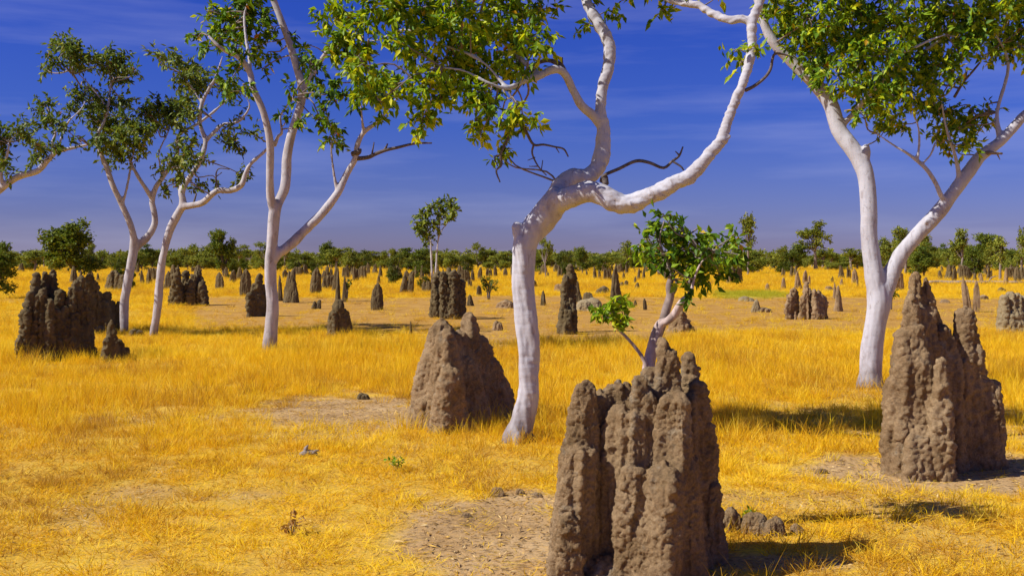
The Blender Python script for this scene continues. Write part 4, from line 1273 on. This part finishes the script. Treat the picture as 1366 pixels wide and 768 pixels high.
def cover(x, y):
    """How much of the soil grass covers, 0 to 1, on the plain."""
    px, py = px_of(x, np.maximum(y, 2.0))
    wob = fbm(P2(x, y) * .16, 301, 4)
    wob2 = fbm(P2(x, y) * 1.1, 305, 4)
    yy = y * (1 + .22 * wob)
    c = 1 - .82 * smooth(20.5, 25, yy) * (1 - smooth(44, 52, yy))
    c = np.where(px < 260, np.maximum(c, .8 + .2 * wob), c)
    c = c * (1 - .45 * smooth(.12, .5, wob2) * smooth(16, 9, y))
    c = c * (1 - .35 * smooth(.2, .5, fbm(P2(x, y) * .05 + 3, 307, 3)) * (y > 40))
    for (cx, cy, rx, ry, k) in BARE:
        d = np.sqrt(((px - cx) / rx) ** 2 + ((py - cy) / ry) ** 2) + .5 * wob2 + .34 * fbm(P2(x, y) * 4, 311, 3)
        c = c * (1 - k * (1 - smooth(.62, 1.2, d)))
    return np.clip(c, 0, 1)


def green(x, y):
    px, py = px_of(x, np.maximum(y, 2.0))
    d = np.sqrt(((px - 1000) / 62) ** 2 + ((py - 394) / 6.5) ** 2) + .25 * fbm(P2(x, y) * .4, 321, 3)
    return 1 - smooth(.7, 1.1, d)


ys = np.concatenate([np.linspace(-14, 2, 9)[:-1], np.linspace(2, 30, 281)[:-1], np.geomspace(30, 400, 120)[:-1], np.geomspace(400, 4000, 10)])
us = np.concatenate([-np.geomspace(3.2, .95, 12), np.linspace(-.9, .9, 181), np.geomspace(.95, 3.2, 12)])
YY, UU = np.meshgrid(ys, us, indexing='ij')
XX = UU * np.maximum(YY + 3, 14)
X, Yv = XX.ravel(), YY.ravel()
Z = gh(X, Yv) + .006 * fbm(P2(X, Yv) * 7, 5, 2) * (Yv < 40)
hd = np.sqrt(((px_of(X, np.maximum(Yv, 2))[0] - 1164) / 22) ** 2 + ((px_of(X, np.maximum(Yv, 2))[1] - 623) / 5) ** 2)
Z = Z - .09 * (1 - smooth(.3, 1.0, hd))
nu = len(us)
i = np.arange(len(ys) - 1)[:, None] * nu
j = np.arange(nu - 1)[None]
Qg = np.stack([i + j, i + j + 1, i + nu + j + 1, i + nu + j], -1).reshape(-1, 4)
gm = new_mesh('ground', np.stack([X, Yv, Z], 1), Qg)
CV = cover(X, Yv)
for nm, arr in (('cover', CV), ('warm', smooth(17, 26, Yv)), ('green', green(X, Yv))):
    at = gm.attributes.new(nm, 'FLOAT', 'POINT')
    at.data.foreach_set('value', arr.astype(np.float32))
gm.shade_smooth()
tag(link('ground', gm, [M_GROUND]), 'flat dry plain of pinkish soil under golden grass', 'ground', None, 'structure')


# ------------------------------------------------------------------ grass: tufts on points through geometry nodes
def tuft(seed, nb, rad, hgt, lean, wid, curl=.5):
    rng = np.random.default_rng(seed)
    V, Q, Tt, A = [], [], [], []
    k0 = 0
    for b in range(nb):
        a = rng.uniform(0, 6.28)
        r = rad * math.sqrt(rng.random())
        p = np.array([r * math.cos(a), r * math.sin(a), -.01])
        d = unit(np.array([math.cos(a) * lean + rng.normal() * lean * .8, math.sin(a) * lean + rng.normal() * lean * .8, 1.0]))
        h = hgt * rng.uniform(.45, 1.2)
        side = unit(np.cross(d, rng.normal(size=3)))
        bend = unit(rng.normal(size=3) * (1, 1, .3)) * curl + np.array([0, 0, -curl * .5])
        w = wid * rng.uniform(.6, 1.3)
        pts = [p]
        dd = d
        for s in range(3):
            pts.append(pts[-1] + dd * h / 3)
            dd = unit(dd + bend * .45)
        tone = rng.random()
        for s, pw in zip(range(3), (1, .85, .55)):
            V += [pts[s] - side * w * pw * .5, pts[s] + side * w * pw * .5]
            A += [s / 3 * .8 + .15 * tone] * 2
        V.append(pts[3])
        A.append(.75 + .25 * tone)
        Q += [[k0, k0 + 1, k0 + 3, k0 + 2], [k0 + 2, k0 + 3, k0 + 5, k0 + 4]]
        Tt.append([k0 + 4, k0 + 5, k0 + 6])
        k0 += 7
    G = Geo()
    G.add(np.array(V), np.array(Q), np.array(Tt), np.array(A))
    me = G.mesh('grass_tuft', None, 'blade', False)
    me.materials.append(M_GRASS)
    return me


TC = bpy.data.collections.new('grass_tufts')
defs = [(46, .10, .20, .30, .0045), (40, .12, .26, .22, .0042), (54, .13, .14, .55, .005), (30, .08, .30, .18, .004),
        (60, .15, .11, 1.1, .005), (50, .16, .07, 2.2, .0055), (36, .10, .18, .7, .0048), (44, .14, .16, .4, .0045), (9, .10, .34, .2, .004)]
for k, (nb, rd, hg, ln, wd) in enumerate(defs):
    TC.objects.link(bpy.data.objects.new('grass_tuft_%02d' % k, tuft(400 + k, nb, rd, hg, ln, wd, .8 if ln > .5 else .45)))

g = np.random.default_rng(77)
pts, scl, rot, idx, tin = [], [], [], [], []


def sow(y0, y1, per_m2, scale, kinds, edge=.62, bare=False):
    area = edge * (y1 ** 2 - y0 ** 2)
    nn = int(area * per_m2)
    y = np.sqrt(g.uniform(y0 ** 2, y1 ** 2, nn))
    x = g.uniform(-edge, edge, nn) * (y + 1.5)
    c = cover(x, y)
    keep = g.random(nn) < np.maximum(c ** 1.3, .05)
    if bare:
        keep = (c < .6) & (g.random(nn) < .5)
        c = np.maximum(c, .5)
    for (cx, cy, cr) in FOOT:
        if cy < y1 + 2 and cy > y0 - 2:
            keep &= ((x - cx) ** 2 + (y - cy) ** 2) > (cr * .8) ** 2
    x, y, c = x[keep], y[keep], c[keep]
    nn = len(x)
    h = .85 + .5 * fbm(P2(x, y) * .35, 331, 3) + .25 * fbm(P2(x, y) * 1.7, 333, 2)
    h *= .55 + .45 * c
    h *= .72 + .22 * smooth(8.5, 13, y) - .22 * smooth(16, 23, y)
    px, py = px_of(x, y)
    h *= np.where((px < 620) & (y < 10), .72, 1)
    sc = scale * np.clip(h, .3, 1.6) * g.uniform(.75, 1.25, nn)
    pts.append(np.stack([x, y, gh(x, y)], 1))
    w = scale * g.uniform(.85, 1.25, nn)
    scl.append(np.stack([w, w, sc], 1))
    rot.append(np.stack([g.normal(size=nn) * .12, g.normal(size=nn) * .12, g.uniform(0, 6.28, nn)], 1))
    idx.append(g.choice(kinds, nn))
    t = .43 - .05 * (y < 9) + .42 * fbm(P2(x, y) * .5, 341, 4) + .2 * fbm(P2(x, y) * .11, 343, 2) + .2 * g.normal(size=nn)
    t = np.where(g.random(nn) < .06, .89, t)
    t = np.clip(t, .02, .89)
    t = np.where(green(x, y) > g.uniform(.2, .9, nn), .985, t)
    tin.append(t)


sow(3.6, 9, 62, 1.0, [0, 2, 2, 4, 4, 5, 6, 7])
sow(3.6, 9, 16, 1.0, [5, 5, 4])
sow(4, 20, 3.0, 1.0, [8])
sow(3.6, 13, 10, .8, [4, 5, 5], bare=True)
sow(9, 16, 62, 1.0, [0, 1, 2, 3, 4, 6, 7])
sow(16, 30, 34, 1.2, [0, 1, 2, 3, 6, 7])
sow(30, 60, 11, 1.6, [0, 1, 2, 6, 7])
sow(60, 130, 3, 2.4, [0, 1, 2, 7])
sow(130, 230, .7, 3.2, [0, 1, 2, 7])
pts, scl, rot, idx, tin = np.vstack(pts), np.vstack(scl), np.vstack(rot), np.concatenate(idx), np.concatenate(tin)
print('grass tufts', len(pts))
pm = bpy.data.meshes.new('grass')
pm.vertices.add(len(pts))
pm.vertices.foreach_set('co', pts.astype(np.float32).ravel())
for nm, arr, ty in (('scl', scl, 'FLOAT_VECTOR'), ('rot', rot, 'FLOAT_VECTOR')):
    pm.attributes.new(nm, ty, 'POINT').data.foreach_set('vector', arr.astype(np.float32).ravel())
pm.attributes.new('idx', 'INT', 'POINT').data.foreach_set('value', idx.astype(np.int32))
pm.attributes.new('tint', 'FLOAT', 'POINT').data.foreach_set('value', tin.astype(np.float32))
go = link('grass', pm)
tag(go, 'golden dry grass growing all over the plain', 'grass', None, 'stuff')
ng = bpy.data.node_groups.new('sow_grass', 'GeometryNodeTree')
ng.interface.new_socket('Geometry', in_out='INPUT', socket_type='NodeSocketGeometry')
ng.interface.new_socket('Geometry', in_out='OUTPUT', socket_type='NodeSocketGeometry')
N = ng.nodes
gi, gout = N.new('NodeGroupInput'), N.new('NodeGroupOutput')
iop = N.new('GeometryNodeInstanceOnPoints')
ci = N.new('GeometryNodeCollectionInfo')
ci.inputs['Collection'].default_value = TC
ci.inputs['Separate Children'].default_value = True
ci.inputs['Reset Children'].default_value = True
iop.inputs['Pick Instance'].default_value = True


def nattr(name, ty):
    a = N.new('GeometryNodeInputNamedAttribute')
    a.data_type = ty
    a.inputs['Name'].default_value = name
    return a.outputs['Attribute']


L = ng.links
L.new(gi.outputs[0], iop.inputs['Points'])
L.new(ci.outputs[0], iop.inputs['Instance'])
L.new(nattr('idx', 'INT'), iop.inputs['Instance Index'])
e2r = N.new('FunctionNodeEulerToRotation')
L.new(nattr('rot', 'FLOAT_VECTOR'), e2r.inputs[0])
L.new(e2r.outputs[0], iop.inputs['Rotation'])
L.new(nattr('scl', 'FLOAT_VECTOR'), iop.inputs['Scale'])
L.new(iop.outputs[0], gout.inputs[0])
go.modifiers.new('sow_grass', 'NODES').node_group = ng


# ------------------------------------------------------------------ small things on the ground
def ground_piece(px, py):
    p = gpt(px, py)
    return np.array([p[0], p[1], gz(p[0], p[1])])


# weathered wood scrap with two upturned prongs
p = ground_piece(412, 607)
s = p[1] / F
G = Geo()
G.tube([(-12 * s, 0, 2 * s), (-4 * s, 0, 4 * s), (4 * s, .01, 4 * s), (11 * s, 0, 3 * s)], [3 * s, 5 * s, 4.5 * s, 2 * s], 8, 4)
G.tube([(-3 * s, 0, 4 * s), (-4 * s, 0, 10 * s), (-1 * s, 0, 15 * s)], [4 * s, 3 * s, 1 * s], 7, 3)
G.tube([(6 * s, 0, 4 * s), (9 * s, 0, 7 * s), (13 * s, 0, 8 * s)], [3 * s, 2 * s, 1 * s], 7, 3)
tag(link('driftwood', G.mesh('driftwood'), [mat_plain('grey_wood', (.12, .10, .09), (.34, .29, .26), 25)], None, tuple(p)), 'grey weathered scrap of wood lying in the grass at lower left', 'wood scrap')

# fallen log far right
a, b = gpt(1238, 380), gpt(1372, 380)
G = Geo()
G.tube([a * (1 - t) + b * t + (0, random.uniform(-.3, .3), .16 + random.uniform(-.04, .05)) for t in np.linspace(0, 1, 9)], [.10, .13, .14, .13, .12, .12, .10, .08, .05], 8, 3)
G.tube([a * .4 + b * .6 + (0, 0, .15), a * .35 + b * .65 + (0, .3, .5), a * .28 + b * .72 + (0, .4, .6)], [.06, .04, .02], 6, 3)
tag(link('fallen_log', G.mesh('fallen_log', a), [mat_plain('bleached_wood', (.20, .15, .12), (.42, .34, .30), 6)], None, tuple(a)), 'long bleached log lying on the plain behind the tall brown mound', 'log')

# bare twig shrub
p = ground_piece(652, 400)
s = p[1] / F
root = empty('twig_shrub', tuple(p), 'thin bare twig shrub standing left of the twisted white trunk', 'shrub')
G = Geo()
rt = np.random.default_rng(4)
B = []
for k in range(7):
    x = (k - 3) * 1.2 * s
    top = np.array([x * 2 + rt.normal() * 2 * s, rt.normal() * 3 * s, rt.uniform(16, 29) * s])
    G.tube([(x * .4, 0, -.03), (x * .9 + rt.normal() * s, 0, top[2] * .5), top], [.8 * s, .6 * s, .35 * s], 5, 3)
    B.append((*top, 2.2 * s))
    B.append((*(top * (.8, 1, .7)), 1.6 * s))
link('stem', G.mesh('stem'), [M_DEAD], root)
link('leaves', crown_mesh('leaves', B, .13, .5, .5, .2, np.zeros(3), rt, None, tint0=.7, per=5, twig=False, sprig=.1), [M_LEAF_LIME], root)

# thin saplings farther away
for px, py, tp, lab in ((463, 402, 372, 'thin leafy sapling against the right pinnacle behind the solitary knobbly mound'), (1189, 413, 388, 'thin dark sapling between the forked trunk and the tall brown mound')):
    p = ground_piece(px, py)
    s = p[1] / F
    h = (py - tp) * s
    root = empty('sapling', tuple(p), lab, 'sapling')
    G = Geo()
    G.tube([(0, 0, -.05), (.01, 0, h * .5), (0, 0, h * .95)], [1.1 * s, .9 * s, .4 * s], 6, 3)
    G.tube([(0, 0, h * .5), (2.5 * s, 0, h * .68)], [.6 * s, .3 * s], 5, 2)
    link('stem', G.mesh('stem'), [M_DEAD], root)
    link('leaves', crown_mesh('leaves', [(0, 0, h * .92, 3.2 * s), (2.5 * s, 0, h * .72, 2.6 * s), (-2 * s, 0, h * .6, 2.2 * s), (1 * s, 0, h * .8, 2.5 * s)], .14, .5, .55, .2, np.zeros(3), rt, None, tint0=.5, per=5, twig=False, sprig=.12), [M_LEAF_LIME], root)

# green seedling and curled dry weeds near the front
for px, py, hp, lab, lm, t0 in ((530, 629, 18, 'small green seedling in the grass left of the nearest mound', M_LEAF, .62), (390, 712, 26, 'dry curled weed with brown leaves in the front grass', mat_leaf('dry_leaf', [(0, (.16, .08, .02)), (.5, (.5, .27, .05)), (1, (.75, .55, .3))], (1, 1, 1), .3), .5), (1000, 690, 10, 'tiny green seedling beside the broken clay chunks', M_LEAF, .5)):
    p = ground_piece(px, py)
    s = p[1] / F
    root = empty('seedling' if 'green' in lab else 'dry_weed', tuple(p), lab, 'seedling' if 'green' in lab else 'weed')
    G = Geo()
    B = []
    for k in range(4):
        q = np.array([rt.normal() * 5 * s, rt.normal() * 4 * s, hp * s * rt.uniform(.45, .85)])
        G.tube([(0, 0, -.02), q * .5 + (0, 0, .01), q], [.004, .003, .002], 5, 2)
        B.append((*q, hp * .3 * s))
    link('stem', G.mesh('stem'), [M_TWIG], root)
    link('leaves', crown_mesh('leaves', B, .035, .5, .35, .1, np.zeros(3), rt, None, tint0=t0, per=6, twig=False, sprig=.03), [lm], root)

# fallen leaves and straw crumbs on the bare soil
G = Geo()
nl = 60000
y = np.sqrt(g.uniform(4.2 ** 2, 15 ** 2, nl))
x = g.uniform(-.6, .6, nl) * y
k = (g.random(nl) < np.where(cover(x, y) < .7, .75, .03))
x, y = x[k], y[k]
nl = len(x)
c = np.stack([x, y, gh(x, y) + .012], 1)
V, Q, tt = leaf_block(c, unit(g.normal(size=(nl, 3)) * (1, 1, .15)), unit(g.normal(size=(nl, 3)) * .25 + (0, 0, 1)), g.uniform(.02, .085, nl), g.uniform(.003, .014, nl), g.random(nl))
G.add(V, Q, None, tt)
lit = link('leaf_litter', G.mesh('leaf_litter', None, 'tint'), [mat_leaf('fallen_leaf', [(0, (.12, .07, .035)), (.3, (.34, .20, .07)), (.7, (.72, .45, .07)), (1, (.75, .58, .30))], (1, 1, 1), .15)])
tag(lit, 'scattered dry leaves and straw crumbs on the bare soil', 'leaf litter', None, 'stuff')

# ------------------------------------------------------------------ sun, sky, camera
EL, BETA = math.radians(43), math.radians(17)      # the sun stands left, a little behind the camera
sun_dir = np.array([-math.cos(EL) * math.cos(BETA), -math.cos(EL) * math.sin(BETA), math.sin(EL)])
ld = bpy.data.lights.new('sun', 'SUN')
ld.energy = 4.6
ld.angle = math.radians(.5)
ld.color = (1.0, .945, .85)
lo = bpy.data.objects.new('sun', ld)
COL.objects.link(lo)
from mathutils import Vector
lo.rotation_euler = Vector(sun_dir).to_track_quat('Z', 'Y').to_euler()
lo.location = tuple(sun_dir * 50)

wd = bpy.data.worlds.new('World')
SC.world = wd
wd.use_nodes = True
nt = wd.node_tree
nt.nodes.clear()
sky = nt.nodes.new('ShaderNodeTexSky')
sky.sky_type = 'NISHITA'
sky.sun_disc = False
sky.sun_elevation = EL
sky.sun_rotation = math.atan2(sun_dir[0], sun_dir[1])
sky.air_density, sky.dust_density, sky.ozone_density = 1.0, .3, 3.0
bg = nt.nodes.new('ShaderNodeBackground')
bg.inputs['Strength'].default_value = .10
# polarised, film-saturated sky: the sky's own colour graded by height above the horizon, plus thin streaks of cirrus
tc = nt.nodes.new('ShaderNodeTexCoord')
sx = nt.nodes.new('ShaderNodeSeparateXYZ')
nt.links.new(tc.outputs['Generated'], sx.inputs[0])
rp = nt.nodes.new('ShaderNodeValToRGB')
stops = [(0.0, (.30, .27, .56)), (.05, (.245, .255, .62)), (.13, (.155, .225, .69)), (.25, (.105, .20, .77)), (.6, (.15, .215, .50)), (1.0, (.20, .26, .5))]
e = rp.color_ramp.elements
while len(e) < len(stops):
    e.new(.5)
for el, (p_, c_) in zip(e, stops):
    el.position = p_
    el.color = (*c_, 1)
nt.links.new(sx.outputs[2], rp.inputs['Fac'])
mul = nt.nodes.new('ShaderNodeMix')
mul.data_type, mul.blend_type = 'RGBA', 'MULTIPLY'
mul.inputs[0].default_value = 1
nt.links.new(sky.outputs[0], mul.inputs[6])
nt.links.new(rp.outputs[0], mul.inputs[7])
mp = nt.nodes.new('ShaderNodeMapping')
mp.inputs['Scale'].default_value = (1.6, 1.6, 16)
mp.inputs['Rotation'].default_value = (0, .06, 0)
nt.links.new(tc.outputs['Generated'], mp.inputs['Vector'])
nz = nt.nodes.new('ShaderNodeTexNoise')
nz.inputs['Scale'].default_value = 1.8
nz.inputs['Detail'].default_value = 6
nz.inputs['Roughness'].default_value = .55
nt.links.new(mp.outputs[0], nz.inputs['Vector'])
cr = nt.nodes.new('ShaderNodeValToRGB')
cr.color_ramp.elements[0].position, cr.color_ramp.elements[1].position = .46, .80
cr.color_ramp.elements[0].color = (0, 0, 0, 1)
cr.color_ramp.elements[1].color = (.22, .22, .22, 1)
nt.links.new(nz.outputs['Fac'], cr.inputs['Fac'])
mx = nt.nodes.new('ShaderNodeMix')
mx.data_type = 'RGBA'
nt.links.new(cr.outputs[0], mx.inputs[0])
nt.links.new(mul.outputs[2], mx.inputs[6])
mx.inputs[7].default_value = (4.6, 4.7, 6.6, 1)
nt.links.new(mx.outputs[2], bg.inputs['Color'])
wo = nt.nodes.new('ShaderNodeOutputWorld')
nt.links.new(bg.outputs[0], wo.inputs['Surface'])

cd = bpy.data.cameras.new('camera')
cd.sensor_width = 36
cd.lens = 36 * F / 1366
cd.clip_end = 6000
co = bpy.data.objects.new('camera', cd)
COL.objects.link(co)
co.location = (0, 0, CAMH)
co.rotation_euler = (math.pi / 2 - PITCH, 0, 0)
SC.camera = co
vs = SC.view_settings
vs.view_transform, vs.look, vs.gamma, vs.use_curve_mapping = 'Standard', 'None', 1, False
vs.exposure = 0.4
SC.cycles.max_bounces = 6
SC.cycles.transparent_max_bounces = 4
